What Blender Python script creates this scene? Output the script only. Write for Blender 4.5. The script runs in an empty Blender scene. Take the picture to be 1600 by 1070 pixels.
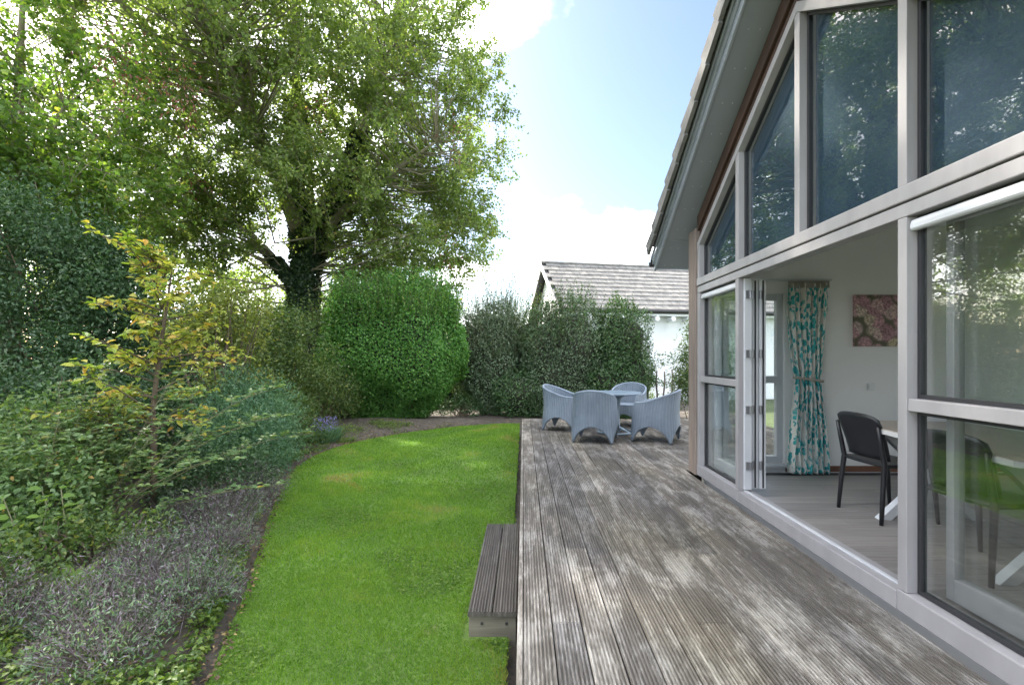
import bpy, math, random
import numpy as np
from mathutils import Vector, Matrix
R = math.radians
random.seed(7)
rng = np.random.default_rng(7)
scene = bpy.context.scene
col = scene.collection

# ------------------------------------------------------------------ camera, sky, sun, exposure
HC = 1.32                                   # camera height above the deck (deck top is z = 0)
FPX = 720.0
cam_d = bpy.data.cameras.new('camera')
cam = bpy.data.objects.new('camera', cam_d); col.objects.link(cam)
cam.location = (0, 0, HC); cam.rotation_euler = (R(90), 0, 0)
cam_d.sensor_width = 36.0; cam_d.lens = 36.0 * FPX / 1600.0
cam_d.shift_x = -18 / 1600.0; cam_d.shift_y = 23 / 1600.0
cam_d.clip_start = 0.05; cam_d.clip_end = 2000
scene.camera = cam

SUN_DIR = Vector((-0.60, 0.50, 0.62)).normalized()       # towards the sun
sun_el = math.asin(SUN_DIR.z)
sun_d = bpy.data.lights.new('sun', 'SUN'); sun = bpy.data.objects.new('sun', sun_d); col.objects.link(sun)
sun_d.energy = 3.9; sun_d.angle = R(1.6); sun_d.color = (1.0, 0.93, 0.82)
sun.rotation_euler = (-SUN_DIR).to_track_quat('-Z', 'Y').to_euler()
sun.location = SUN_DIR * 60

world = bpy.data.worlds.new('World'); scene.world = world; world.use_nodes = True
wt = world.node_tree; wn = wt.nodes; wl = wt.links
for n in list(wn): wn.remove(n)
def wnode(t, **kw):
    n = wn.new(t)
    for k, v in kw.items(): setattr(n, k, v)
    return n
w_out = wnode('ShaderNodeOutputWorld'); w_bg = wnode('ShaderNodeBackground')
w_sky = wnode('ShaderNodeTexSky', sky_type='NISHITA', sun_disc=False)
w_sky.sun_elevation = sun_el; w_sky.sun_rotation = math.atan2(SUN_DIR.x, SUN_DIR.y)
w_sky.air_density = 1.0; w_sky.dust_density = 1.8; w_sky.ozone_density = 1.3
w_tc = wnode('ShaderNodeTexCoord'); w_sep = wnode('ShaderNodeSeparateXYZ')
wl.new(w_tc.outputs['Generated'], w_sep.inputs[0])
w_zc = wnode('ShaderNodeMath', operation='MAXIMUM'); wl.new(w_sep.outputs[2], w_zc.inputs[0]); w_zc.inputs[1].default_value = 0.0
w_za = wnode('ShaderNodeMath', operation='ADD'); wl.new(w_zc.outputs[0], w_za.inputs[0]); w_za.inputs[1].default_value = 0.22
w_dx = wnode('ShaderNodeMath', operation='DIVIDE'); wl.new(w_sep.outputs[0], w_dx.inputs[0]); wl.new(w_za.outputs[0], w_dx.inputs[1])
w_dy = wnode('ShaderNodeMath', operation='DIVIDE'); wl.new(w_sep.outputs[1], w_dy.inputs[0]); wl.new(w_za.outputs[0], w_dy.inputs[1])
w_cmb = wnode('ShaderNodeCombineXYZ'); wl.new(w_dx.outputs[0], w_cmb.inputs[0]); wl.new(w_dy.outputs[0], w_cmb.inputs[1])
w_map = wnode('ShaderNodeMapping'); wl.new(w_cmb.outputs[0], w_map.inputs[0]); w_map.inputs['Location'].default_value = (0.62, 0.0, 0.0)
w_ns = wnode('ShaderNodeTexNoise'); w_ns.inputs['Scale'].default_value = 1.15; w_ns.inputs['Detail'].default_value = 9; w_ns.inputs['Roughness'].default_value = 0.52
wl.new(w_map.outputs[0], w_ns.inputs['Vector'])
w_cr = wnode('ShaderNodeMapRange', interpolation_type='SMOOTHSTEP'); w_cr.inputs['From Min'].default_value = 0.50; w_cr.inputs['From Max'].default_value = 0.58
w_cr.inputs['To Max'].default_value = 0.9
wl.new(w_ns.outputs[0], w_cr.inputs[0])
w_mix = wnode('ShaderNodeMix', data_type='RGBA'); wl.new(w_cr.outputs[0], w_mix.inputs[0]); wl.new(w_sky.outputs[0], w_mix.inputs[6])
w_mix.inputs[7].default_value = (23.0, 23.2, 23.6, 1)
wl.new(w_mix.outputs[2], w_bg.inputs[0]); w_bg.inputs[1].default_value = 0.062
wl.new(w_bg.outputs[0], w_out.inputs[0])

vs = scene.view_settings
vs.view_transform = 'Standard'; vs.look = 'None'; vs.gamma = 1.0; vs.use_curve_mapping = False
vs.exposure = 2.42
scene.render.engine = 'CYCLES'
cy = scene.cycles
cy.use_denoising = True; cy.max_bounces = 8; cy.diffuse_bounces = 4; cy.glossy_bounces = 4
cy.transmission_bounces = 6; cy.transparent_max_bounces = 16; cy.sample_clamp_indirect = 6.0
try: cy.denoiser = 'OPENIMAGEDENOISE'
except Exception: pass

# ------------------------------------------------------------------ helpers
def at(px, py, Y):
    return Vector(((px - 818) * Y / FPX, Y, HC + (558 - py) * Y / FPX))

def setp(o, label=None, cat=None, group=None, kind=None):
    if label: o['label'] = label
    if cat: o['category'] = cat
    if group: o['group'] = group
    if kind: o['kind'] = kind
    return o

def empty(name, loc, label, cat, group=None, rz=0.0):
    o = bpy.data.objects.new(name, None); col.objects.link(o)
    o.empty_display_size = 0.2
    o.location = loc; o.rotation_euler = (0, 0, rz)
    return setp(o, label, cat, group)

def origin(o):
    v = Vector((0, 0, 0))
    while o is not None:
        v = v + o.location; o = o.parent
    return v

def link_mesh(name, me, mat, parent=None):
    o = bpy.data.objects.new(name, me); col.objects.link(o)
    if mat is not None and not me.materials: me.materials.append(mat)
    if parent is not None: o.parent = parent
    return o

class MB:
    """collects shapes, builds ONE mesh object"""
    def __init__(s): s.v = []; s.f = []
    def add(s, vs_, fs_):
        b = len(s.v); s.v += [tuple(q) for q in vs_]; s.f += [tuple(i + b for i in f) for f in fs_]
        return s
    def box(s, x0, x1, y0, y1, z0, z1):
        return s.add([(x0,y0,z0),(x1,y0,z0),(x1,y1,z0),(x0,y1,z0),(x0,y0,z1),(x1,y0,z1),(x1,y1,z1),(x0,y1,z1)],
                     [(0,3,2,1),(4,5,6,7),(0,1,5,4),(1,2,6,5),(2,3,7,6),(3,0,4,7)])
    def prism_x(s, poly, x0, x1):          # poly of (y,z), extruded along x
        n = len(poly)
        return s.add([(x0, y, z) for y, z in poly] + [(x1, y, z) for y, z in poly],
                     [tuple(range(n)), tuple(reversed(range(n, 2*n)))] + [(i, i+n, (i+1) % n + n, (i+1) % n) for i in range(n)])
    def prism_z(s, poly, z0, z1):
        n = len(poly)
        return s.add([(x, y, z0) for x, y in poly] + [(x, y, z1) for x, y in poly],
                     [tuple(reversed(range(n))), tuple(range(n, 2*n))] + [(i, (i+1) % n, (i+1) % n + n, i+n) for i in range(n)])
    def prism_y(s, poly, y0, y1):          # poly of (x,z)
        n = len(poly)
        return s.add([(x, y0, z) for x, z in poly] + [(x, y1, z) for x, z in poly],
                     [tuple(range(n)), tuple(reversed(range(n, 2*n)))] + [(i, i+n, (i+1) % n + n, (i+1) % n) for i in range(n)])
    def tube(s, pts, rad, n=6, cap=True):
        pts = [Vector(p) for p in pts]; rings = []
        if not hasattr(rad, '__len__'): rad = [rad] * len(pts)
        ref = None
        vs_ = []
        for i, p in enumerate(pts):
            d = (pts[min(i+1, len(pts)-1)] - pts[max(i-1, 0)])
            d = d.normalized() if d.length > 1e-9 else Vector((0, 0, 1))
            if ref is None: ref = Vector((1, 0, 0)) if abs(d.x) < 0.8 else Vector((0, 1, 0))
            a = (ref - d * ref.dot(d)).normalized(); b = d.cross(a); ref = a
            for k in range(n):
                t = 2 * math.pi * k / n
                vs_.append(p + (a * math.cos(t) + b * math.sin(t)) * rad[i])
        fs_ = [(i*n+k, i*n+(k+1) % n, (i+1)*n+(k+1) % n, (i+1)*n+k) for i in range(len(pts)-1) for k in range(n)]
        if cap: fs_ += [tuple(reversed(range(n))), tuple(range((len(pts)-1)*n, len(pts)*n))]
        return s.add(vs_, fs_)
    def lathe(s, prof, c=(0, 0, 0), n=32):  # prof of (r,z)
        vs_ = [(c[0]+r*math.cos(2*math.pi*k/n), c[1]+r*math.sin(2*math.pi*k/n), c[2]+z) for r, z in prof for k in range(n)]
        fs_ = [(i*n+k, i*n+(k+1) % n, (i+1)*n+(k+1) % n, (i+1)*n+k) for i in range(len(prof)-1) for k in range(n)]
        fs_ += [tuple(reversed(range(n))), tuple(range((len(prof)-1)*n, len(prof)*n))]
        return s.add(vs_, fs_)
    def build(s, name, mat, parent=None, smooth=False, bevel=0.0, world_co=True):
        off = origin(parent) if (parent is not None and world_co) else Vector((0, 0, 0))
        me = bpy.data.meshes.new(name)
        me.from_pydata([(x-off.x, y-off.y, z-off.z) for x, y, z in s.v], [], s.f)
        me.update()
        if smooth: me.polygons.foreach_set('use_smooth', [True] * len(me.polygons))
        o = link_mesh(name, me, mat, parent)
        if bevel > 0:
            m = o.modifiers.new('bevel', 'BEVEL'); m.width = bevel; m.segments = 2; m.limit_method = 'ANGLE'; m.angle_limit = R(40)
        return o

def box_part(name, mat, parent, b, bevel=0.0):
    return MB().box(*b).build(name, mat, parent, bevel=bevel)

def copy_piece(src, parent, loc, rot=None, scale=None, name=None):
    o = src.copy(); col.objects.link(o); o.parent = parent; o.location = loc
    if rot is not None: o.rotation_euler = rot
    if scale is not None: o.scale = scale
    if name: o.name = name
    return o

def np_mesh(name, V, F, rnd=None, smooth=False):
    """V (n,3) float, F (m,k) int, rnd per vertex"""
    me = bpy.data.meshes.new(name)
    n, m, k = len(V), len(F), F.shape[1]
    me.vertices.add(n); me.vertices.foreach_set('co', np.asarray(V, np.float32).ravel())
    me.loops.add(m*k); me.loops.foreach_set('vertex_index', np.asarray(F, np.int32).ravel())
    me.polygons.add(m); me.polygons.foreach_set('loop_start', np.arange(m, dtype=np.int32)*k)
    if smooth: me.polygons.foreach_set('use_smooth', np.ones(m, bool))
    me.update(calc_edges=True)
    if rnd is not None:
        a = me.attributes.new('rnd', 'FLOAT', 'POINT'); a.data.foreach_set('value', np.asarray(rnd, np.float32))
    me.validate()
    return me

def unit(a):
    return a / np.maximum(np.linalg.norm(a, axis=1, keepdims=True), 1e-9)

def leaf_arrays(P, D, N, L, W, fold=0.22, oval=False, droop=0.12):
    n = len(P)
    D = unit(D); S = unit(np.cross(D, N)); N = np.cross(S, D)
    L = np.broadcast_to(np.asarray(L, float).reshape(-1, 1), (n, 1)); W = np.broadcast_to(np.asarray(W, float).reshape(-1, 1), (n, 1))
    if not oval:
        V = np.stack([P, P + D*L*0.42 + S*W*0.5 + N*W*fold, P + D*L - N*L*droop, P + D*L*0.42 - S*W*0.5 + N*W*fold], 1).reshape(-1, 3)
        b = np.arange(n)[:, None]*4
        F = np.concatenate([b + np.array([[0, 2, 1]]), b + np.array([[0, 3, 2]])], 0)
        return V, F, 4
    V = np.stack([P, P + D*L*0.28 + S*W*0.46 + N*W*fold, P + D*L*0.66 + S*W*0.40 + N*(W*fold - L*droop*0.4), P + D*L - N*L*droop,
                  P + D*L*0.66 - S*W*0.40 + N*(W*fold - L*droop*0.4), P + D*L*0.28 - S*W*0.46 + N*W*fold], 1).reshape(-1, 3)
    b = np.arange(n)[:, None]*6
    F = np.concatenate([b + np.array([[0, 3, 2, 1]]), b + np.array([[0, 5, 4, 3]])], 0)
    return V, F, 6

def leaf_obj(name, mat, parent, P, D, N, L, W, rnd=None, fold=0.22, oval=False, droop=0.12, kind='stuff'):
    V, F, k = leaf_arrays(P, D, N, L, W, fold, oval, droop)
    if parent is not None: V = V - np.array(origin(parent))
    if rnd is None: rnd = rng.random(len(P))
    me = np_mesh(name, V, F, np.repeat(rnd, k))
    o = link_mesh(name, me, mat, parent)
    if kind: o['kind'] = kind
    return o

def rdir(n):
    return unit(rng.normal(size=(n, 3)))

# ------------------------------------------------------------------ materials
def base_mat(name):
    m = bpy.data.materials.new(name); m.use_nodes = True
    nt = m.node_tree
    b = next(n for n in nt.nodes if n.type == 'BSDF_PRINCIPLED')
    return m, nt, b

def nd(nt, t, **kw):
    n = nt.nodes.new(t)
    for k, v in kw.items(): setattr(n, k, v)
    return n

def ramp(nt, fac, stops):
    r = nd(nt, 'ShaderNodeValToRGB'); e = r.color_ramp.elements
    while len(e) > len(stops): e.remove(e[-1])
    while len(e) < len(stops): e.new(0.5)
    for i, (p, c) in enumerate(stops): e[i].position = p; e[i].color = (*c, 1)
    nt.links.new(fac, r.inputs[0])
    return r.outputs[0]

def noise(nt, vec, scale, detail=4, rough=0.55, dist=0.0):
    n = nd(nt, 'ShaderNodeTexNoise'); n.inputs['Scale'].default_value = scale; n.inputs['Detail'].default_value = detail
    n.inputs['Roughness'].default_value = rough; n.inputs['Distortion'].default_value = dist
    nt.links.new(vec, n.inputs['Vector'])
    return n.outputs[0]

def mapped(nt, scale=(1, 1, 1), src='pos', loc=(0, 0, 0), rot=(0, 0, 0)):
    if src == 'pos': o = nd(nt, 'ShaderNodeNewGeometry').outputs['Position']
    else: o = nd(nt, 'ShaderNodeTexCoord').outputs[src]
    mp = nd(nt, 'ShaderNodeMapping'); mp.inputs['Scale'].default_value = scale; mp.inputs['Location'].default_value = loc; mp.inputs['Rotation'].default_value = rot
    nt.links.new(o, mp.inputs[0])
    return mp.outputs[0]

def bump(nt, b, h, strength=0.3, dist=0.01):
    bp = nd(nt, 'ShaderNodeBump'); bp.inputs['Strength'].default_value = strength; bp.inputs['Distance'].default_value = dist
    nt.links.new(h, bp.inputs['Height']); nt.links.new(bp.outputs[0], b.inputs['Normal'])

def mixc(nt, fac, a, b_, blend='MIX'):
    m = nd(nt, 'ShaderNodeMix', data_type='RGBA', blend_type=blend)
    for sock, v in ((m.inputs[0], fac), (m.inputs[6], a), (m.inputs[7], b_)):
        if hasattr(v, 'is_output'): nt.links.new(v, sock)
        elif isinstance(v, (int, float)): sock.default_value = v
        else: sock.default_value = (*v, 1)
    return m.outputs[2]

def mat_simple(name, c, rough=0.6, var=0.12, scale=6.0, bstr=0.15, bscale=60.0, metallic=0.0, spec=0.5, stretch=(1, 1, 1)):
    m, nt, b = base_mat(name)
    v = mapped(nt, stretch)
    f = noise(nt, v, scale, 5)
    lo = tuple(x*(1-var) for x in c); hi = tuple(min(1, x*(1+var)) for x in c)
    nt.links.new(ramp(nt, f, [(0.3, lo), (0.7, hi)]), b.inputs['Base Color'])
    b.inputs['Roughness'].default_value = rough; b.inputs['Metallic'].default_value = metallic
    b.inputs['Specular IOR Level'].default_value = spec
    if bstr > 0: bump(nt, b, noise(nt, v, bscale, 3), bstr, 0.004)
    return m

def mat_leaf(name, stops, trans=0.38, rough=0.42, spec=0.35, tcol=None):
    m, nt, b = base_mat(name)
    a = nd(nt, 'ShaderNodeAttribute'); a.attribute_name = 'rnd'
    c = ramp(nt, a.outputs['Fac'], stops)
    nt.links.new(c, b.inputs['Base Color']); b.inputs['Roughness'].default_value = rough; b.inputs['Specular IOR Level'].default_value = spec
    tr = nd(nt, 'ShaderNodeBsdfTranslucent')
    tc = mixc(nt, 0.85, c, tcol or (1.7, 1.75, 0.55), 'MULTIPLY')
    nt.links.new(tc, tr.inputs[0])
    mx = nd(nt, 'ShaderNodeMixShader'); mx.inputs[0].default_value = trans
    out = next(n for n in nt.nodes if n.type == 'OUTPUT_MATERIAL')
    nt.links.new(b.outputs[0], mx.inputs[1]); nt.links.new(tr.outputs[0], mx.inputs[2]); nt.links.new(mx.outputs[0], out.inputs[0])
    return m

def mat_piece_leaf(name, stops, trans=0.35):       # for leaves that are objects: variation by object
    m = mat_leaf(name, stops, trans)
    nt = m.node_tree
    a = next(n for n in nt.nodes if n.type == 'ATTRIBUTE'); r = next(n for n in nt.nodes if n.type == 'VALTORGB')
    oi = nd(nt, 'ShaderNodeObjectInfo'); nt.links.new(oi.outputs['Random'], r.inputs[0])
    return m

def mat_glass(name, tint=(0.93, 0.95, 0.945), f0=0.10):
    m, nt, b = base_mat(name); nt.nodes.remove(b)
    lw = nd(nt, 'ShaderNodeLayerWeight'); lw.inputs[0].default_value = 0.5
    p = nd(nt, 'ShaderNodeMath', operation='POWER'); nt.links.new(lw.outputs['Facing'], p.inputs[0]); p.inputs[1].default_value = 4.5
    ma = nd(nt, 'ShaderNodeMath', operation='MULTIPLY_ADD'); nt.links.new(p.outputs[0], ma.inputs[0]); ma.inputs[1].default_value = 1 - f0; ma.inputs[2].default_value = f0
    t = nd(nt, 'ShaderNodeBsdfTransparent'); t.inputs[0].default_value = (*tint, 1)
    g = nd(nt, 'ShaderNodeBsdfGlossy'); g.inputs['Roughness'].default_value = 0.0; g.inputs[0].default_value = (1, 1, 1, 1)
    mx = nd(nt, 'ShaderNodeMixShader'); nt.links.new(ma.outputs[0], mx.inputs[0]); nt.links.new(t.outputs[0], mx.inputs[1]); nt.links.new(g.outputs[0], mx.inputs[2])
    out = next(n for n in nt.nodes if n.type == 'OUTPUT_MATERIAL'); nt.links.new(mx.outputs[0], out.inputs[0])
    return m

def mat_deck(name, dark=1.0):
    m, nt, b = base_mat(name)
    grain = noise(nt, mapped(nt, (60, 1.6, 1)), 1.0, 6, 0.62)
    streak = noise(nt, mapped(nt, (14, 2.2, 1), loc=(3.1, 0, 0)), 1.0, 5, 0.6)
    patch = noise(nt, mapped(nt, (2.3, 1.7, 1), loc=(5.0, 1.7, 0)), 1.0, 7, 0.66, 0.9)
    tint = noise(nt, mapped(nt, (0.8, 0.5, 1), loc=(9, 4, 2)), 1.0, 3)
    d = dark
    basec = ramp(nt, grain, [(0.25, (0.075*d, 0.067*d, 0.058*d)), (0.55, (0.170*d, 0.154*d, 0.136*d)), (0.8, (0.28*d, 0.258*d, 0.232*d))])
    worn = ramp(nt, grain, [(0.25, (0.30*d, 0.285*d, 0.265*d)), (0.7, (0.58*d, 0.56*d, 0.53*d))])
    spk = noise(nt, mapped(nt, (75, 14, 1), loc=(1, 8, 0)), 1.0, 4, 0.7)
    sm_ = nd(nt, 'ShaderNodeMath', operation='MULTIPLY_ADD'); nt.links.new(spk, sm_.inputs[0]); sm_.inputs[1].default_value = 0.75; nt.links.new(streak, sm_.inputs[2])
    sb_ = nd(nt, 'ShaderNodeMath', operation='SUBTRACT'); nt.links.new(sm_.outputs[0], sb_.inputs[0]); sb_.inputs[1].default_value = 0.375
    ad = nd(nt, 'ShaderNodeMath', operation='ADD'); nt.links.new(patch, ad.inputs[0]); nt.links.new(sb_.outputs[0], ad.inputs[1])
    mr = nd(nt, 'ShaderNodeMapRange', interpolation_type='SMOOTHSTEP'); nt.links.new(ad.outputs[0], mr.inputs[0])
    mr.inputs['From Min'].default_value = 0.90; mr.inputs['From Max'].default_value = 1.28; mr.inputs['To Max'].default_value = 0.75 if d >= 1 else 0.25
    c = mixc(nt, mr.outputs[0], basec, worn)
    oi = nd(nt, 'ShaderNodeObjectInfo')
    ov = ramp(nt, oi.outputs['Random'], [(0.0, (0.70, 0.69, 0.70)), (0.5, (0.95, 0.93, 0.90)), (1.0, (1.18, 1.14, 1.08))])
    c = mixc(nt, 1.0, c, ov, 'MULTIPLY')
    alg = nd(nt, 'ShaderNodeMapRange'); nt.links.new(tint, alg.inputs[0]); alg.inputs['From Min'].default_value = 0.5; alg.inputs['From Max'].default_value = 0.72; alg.inputs['To Max'].default_value = 0.5
    c = mixc(nt, alg.outputs[0], c, (0.80, 0.76, 0.50), 'MULTIPLY')
    nt.links.new(c, b.inputs['Base Color'])
    b.inputs['Roughness'].default_value = 0.72; b.inputs['Specular IOR Level'].default_value = 0.35
    bump(nt, b, grain, 0.35, 0.004)
    return m

def mat_timber(name, c1, c2, c3, stretch=(30, 30, 2), rough=0.7):
    m, nt, b = base_mat(name)
    g = noise(nt, mapped(nt, stretch), 1.0, 6, 0.6, 0.4)
    p = noise(nt, mapped(nt, (2, 2, 1.2)), 1.0, 4)
    c = mixc(nt, p, ramp(nt, g, [(0.3, c1), (0.6, c2)]), ramp(nt, g, [(0.3, c2), (0.7, c3)]))
    nt.links.new(c, b.inputs['Base Color']); b.inputs['Roughness'].default_value = rough
    bump(nt, b, g, 0.3, 0.004)
    return m

def mat_wicker(name):
    m, nt, b = base_mat(name)
    tc = mapped(nt, (1, 1, 1), 'UV')
    sp = nd(nt, 'ShaderNodeSeparateXYZ'); nt.links.new(tc, sp.inputs[0])
    def wav(o, k):
        mu = nd(nt, 'ShaderNodeMath', operation='MULTIPLY'); nt.links.new(o, mu.inputs[0]); mu.inputs[1].default_value = k
        si = nd(nt, 'ShaderNodeMath', operation='SINE'); nt.links.new(mu.outputs[0], si.inputs[0]); return si.outputs[0]
    a = wav(sp.outputs[0], 2*math.pi/0.046); c = wav(sp.outputs[1], 2*math.pi/0.014)
    ml = nd(nt, 'ShaderNodeMath', operation='MULTIPLY'); nt.links.new(a, ml.inputs[0]); nt.links.new(c, ml.inputs[1])
    s2 = nd(nt, 'ShaderNodeMath', operation='MULTIPLY_ADD'); nt.links.new(a, s2.inputs[0]); s2.inputs[1].default_value = 0.6; nt.links.new(ml.outputs[0], s2.inputs[2])
    f = noise(nt, mapped(nt, (1, 1, 1)), 3.0, 6, 0.6)
    st = noise(nt, mapped(nt, (14, 14, 1.5)), 1.0, 4)
    cc = ramp(nt, f, [(0.3, (0.155, 0.195, 0.245)), (0.7, (0.225, 0.275, 0.335))])
    mr = nd(nt, 'ShaderNodeMapRange', interpolation_type='SMOOTHSTEP'); nt.links.new(st, mr.inputs[0]); mr.inputs['From Min'].default_value = 0.55; mr.inputs['From Max'].default_value = 0.75; mr.inputs['To Max'].default_value = 0.4
    cc = mixc(nt, mr.outputs[0], cc, (0.5, 0.52, 0.53), 'MULTIPLY')
    stv = nd(nt, 'ShaderNodeMapRange'); nt.links.new(s2.outputs[0], stv.inputs[0]); stv.inputs['From Min'].default_value = -1.4; stv.inputs['From Max'].default_value = 1.2
    cc = mixc(nt, 1.0, cc, ramp(nt, stv.outputs[0], [(0.0, (0.78, 0.78, 0.79)), (0.6, (1.0, 1.0, 1.0)), (1.0, (1.08, 1.08, 1.07))]), 'MULTIPLY')  # tone follows the relief: shade of the weave gaps put into the colour
    nt.links.new(cc, b.inputs['Base Color']); b.inputs['Roughness'].default_value = 0.55
    bump(nt, b, s2.outputs[0], 0.8, 0.006)
    return m

M = {}
M['deck'] = mat_deck('weathered_decking'); M['deck_dark'] = mat_deck('dark_decking', 0.62)
M['step_front'] = mat_timber('grey_brown_board', (0.10, 0.085, 0.065), (0.17, 0.15, 0.115), (0.25, 0.225, 0.18), (3, 3, 40))
M['joist'] = mat_simple('underdeck_timber', (0.03, 0.027, 0.024), 0.9)
M['frame'] = mat_simple('grey_frame_paint', (0.34, 0.325, 0.33), 0.42, 0.09, 2.5, 0.06, 90, stretch=(3, 3, 0.8))
M['frame_white'] = mat_simple('white_aluminium', (0.60, 0.61, 0.635), 0.35, 0.04, 3.0, 0.03)
M['frame_dark'] = mat_simple('dark_gasket', (0.03, 0.03, 0.033), 0.5, 0.1)
M['hinge'] = mat_simple('hinge_metal', (0.32, 0.32, 0.34), 0.35, 0.1, metallic=0.7)
M['soffit'] = mat_simple('soffit_panel', (0.285, 0.305, 0.345), 0.65, 0.05, 1.4, 0.08, 30)
M['fascia'] = mat_simple('zinc_fascia', (0.42, 0.45, 0.50), 0.38, 0.08, 3.0, 0.05, metallic=0.35)
M['tile'] = mat_simple('grey_roof_tile', (0.19, 0.185, 0.18), 0.8, 0.3, 5.0, 0.4, 70)
def vary_by_piece(m, lo, hi):
    nt = m.node_tree; b = next(n for n in nt.nodes if n.type == 'BSDF_PRINCIPLED'); src = b.inputs['Base Color'].links[0].from_socket
    oi = nd(nt, 'ShaderNodeObjectInfo')
    nt.links.new(mixc(nt, 1.0, src, ramp(nt, oi.outputs['Random'], [(0, (lo, lo, lo)), (1, (hi, hi*.98, hi*.95))]), 'MULTIPLY'), b.inputs['Base Color'])
vary_by_piece(M['tile'], 0.82, 1.12)
M['timber_brown'] = mat_timber('brown_timber', (0.028, 0.014, 0.010), (0.05, 0.026, 0.018), (0.10, 0.055, 0.038), (40, 3, 3))
M['timber_post'] = mat_timber('weathered_post', (0.13, 0.10, 0.085), (0.22, 0.17, 0.145), (0.32, 0.26, 0.22))
M['plaster'] = mat_simple('white_plaster', (0.86, 0.845, 0.83), 0.85, 0.03, 1.5, 0.08, 120)
M['ext_wall'] = mat_simple('white_render', (0.80, 0.82, 0.84), 0.85, 0.05, 1.2, 0.2, 50)
M['screen'] = mat_simple('blue_sunscreen_fabric', (0.034, 0.062, 0.095), 0.7, 0.12, 0.8, 0.05)
M['glass'] = mat_glass('window_glass')
M['glass_upper'] = mat_glass('gable_glass', (0.86, 0.91, 0.93), 0.065)
M['skirting'] = mat_simple('brown_skirting', (0.20, 0.09, 0.05), 0.5)
M['wicker'] = mat_wicker('blue_grey_wicker')
M['tabletop_grey'] = mat_simple('blue_grey_tabletop', (0.19, 0.25, 0.31), 0.3, 0.08, 4)
M['black_plastic'] = mat_simple('black_plastic', (0.018, 0.018, 0.021), 0.38, 0.1, 20, 0.1, 200)
M['white_edge'] = mat_simple('white_laminate_edge', (0.62, 0.61, 0.60), 0.4, 0.04)
M['table_leg'] = mat_simple('white_steel_leg', (0.66, 0.67, 0.69), 0.35, 0.04)
M['table_wood'] = mat_timber('pale_oak_laminate', (0.32, 0.27, 0.22), (0.42, 0.36, 0.30), (0.52, 0.46, 0.39), (40, 2.5, 40), 0.35)
M['switch'] = mat_simple('white_plastic', (0.8, 0.8, 0.79), 0.4, 0.02)
M['bark'] = mat_timber('poplar_bark', (0.09, 0.085, 0.055), (0.19, 0.175, 0.11), (0.30, 0.275, 0.19), (8, 8, 2.5), 0.9)
M['twig'] = mat_simple('brown_twig', (0.10, 0.075, 0.05), 0.85, 0.3, 10)
M['cane'] = mat_simple('green_cane', (0.12, 0.12, 0.055), 0.6, 0.25, 10)
M['stake'] = mat_timber('grey_stake', (0.06, 0.05, 0.045), (0.12, 0.10, 0.09), (0.2, 0.17, 0.15))
M['poplar'] = mat_leaf('poplar_leaf', [(0.0, (0.085, 0.14, 0.042)), (0.45, (0.155, 0.23, 0.068)), (0.8, (0.225, 0.30, 0.095)), (0.97, (0.32, 0.35, 0.12)), (1.0, (0.34, 0.29, 0.09))], 0.52, tcol=(1.6, 1.6, 0.65))
M['poplar2'] = mat_leaf('maple_leaf', [(0.0, (0.065, 0.13, 0.028)), (0.5, (0.12, 0.21, 0.045)), (0.9, (0.19, 0.27, 0.065)), (1.0, (0.30, 0.28, 0.08))], 0.5)
M['ivy'] = mat_leaf('ivy_leaf', [(0, (0.015, 0.035, 0.014)), (0.7, (0.03, 0.06, 0.022)), (1, (0.06, 0.09, 0.03))], 0.12)
M['dead'] = mat_leaf('dead_leaf', [(0, (0.11, 0.045, 0.03)), (1, (0.20, 0.09, 0.055))], 0.3, tcol=(1.2, 1, 0.8))
M['privet'] = mat_leaf('privet_leaf', [(0, (0.055, 0.155, 0.035)), (0.6, (0.10, 0.25, 0.05)), (0.95, (0.17, 0.33, 0.07)), (1, (0.28, 0.33, 0.10))], 0.34)
M['laurel'] = mat_leaf('laurel_leaf', [(0, (0.035, 0.085, 0.03)), (0.6, (0.065, 0.14, 0.045)), (0.9, (0.11, 0.19, 0.065)), (1, (0.16, 0.21, 0.09))], 0.2, 0.32, 0.5)
M['elaeagnus'] = mat_leaf('elaeagnus_leaf', [(0, (0.06, 0.11, 0.055)), (0.6, (0.105, 0.17, 0.085)), (1, (0.20, 0.25, 0.16))], 0.2, 0.35, 0.5)
M['darkshrub'] = mat_leaf('dark_shrub_leaf', [(0, (0.026, 0.060, 0.026)), (0.6, (0.048, 0.10, 0.042)), (0.93, (0.09, 0.155, 0.068)), (1, (0.17, 0.22, 0.14))], 0.25)
M['midshrub'] = mat_leaf('mid_shrub_leaf', [(0, (0.05, 0.095, 0.03)), (0.7, (0.10, 0.16, 0.05)), (1, (0.22, 0.24, 0.06))], 0.35)
M['feather'] = mat_leaf('feathery_leaf', [(0, (0.06, 0.14, 0.085)), (0.6, (0.11, 0.215, 0.125)), (1, (0.19, 0.29, 0.16))], 0.3)
M['rose'] = mat_leaf('rose_leaf', [(0, (0.065, 0.13, 0.045)), (0.6, (0.13, 0.21, 0.085)), (0.95, (0.22, 0.29, 0.12)), (1, (0.35, 0.24, 0.07))], 0.35)
M['lavleaf'] = mat_leaf('lavender_leaf', [(0, (0.08, 0.15, 0.075)), (0.6, (0.15, 0.24, 0.135)), (1, (0.25, 0.33, 0.22))], 0.25)
M['lavstem'] = mat_leaf('lavender_spike', [(0, (0.065, 0.052, 0.042)), (0.5, (0.14, 0.118, 0.115)), (0.85, (0.22, 0.19, 0.21)), (1, (0.34, 0.30, 0.34))], 0.15, 0.8, 0.1, (1.1, 1, 1.1))
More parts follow.
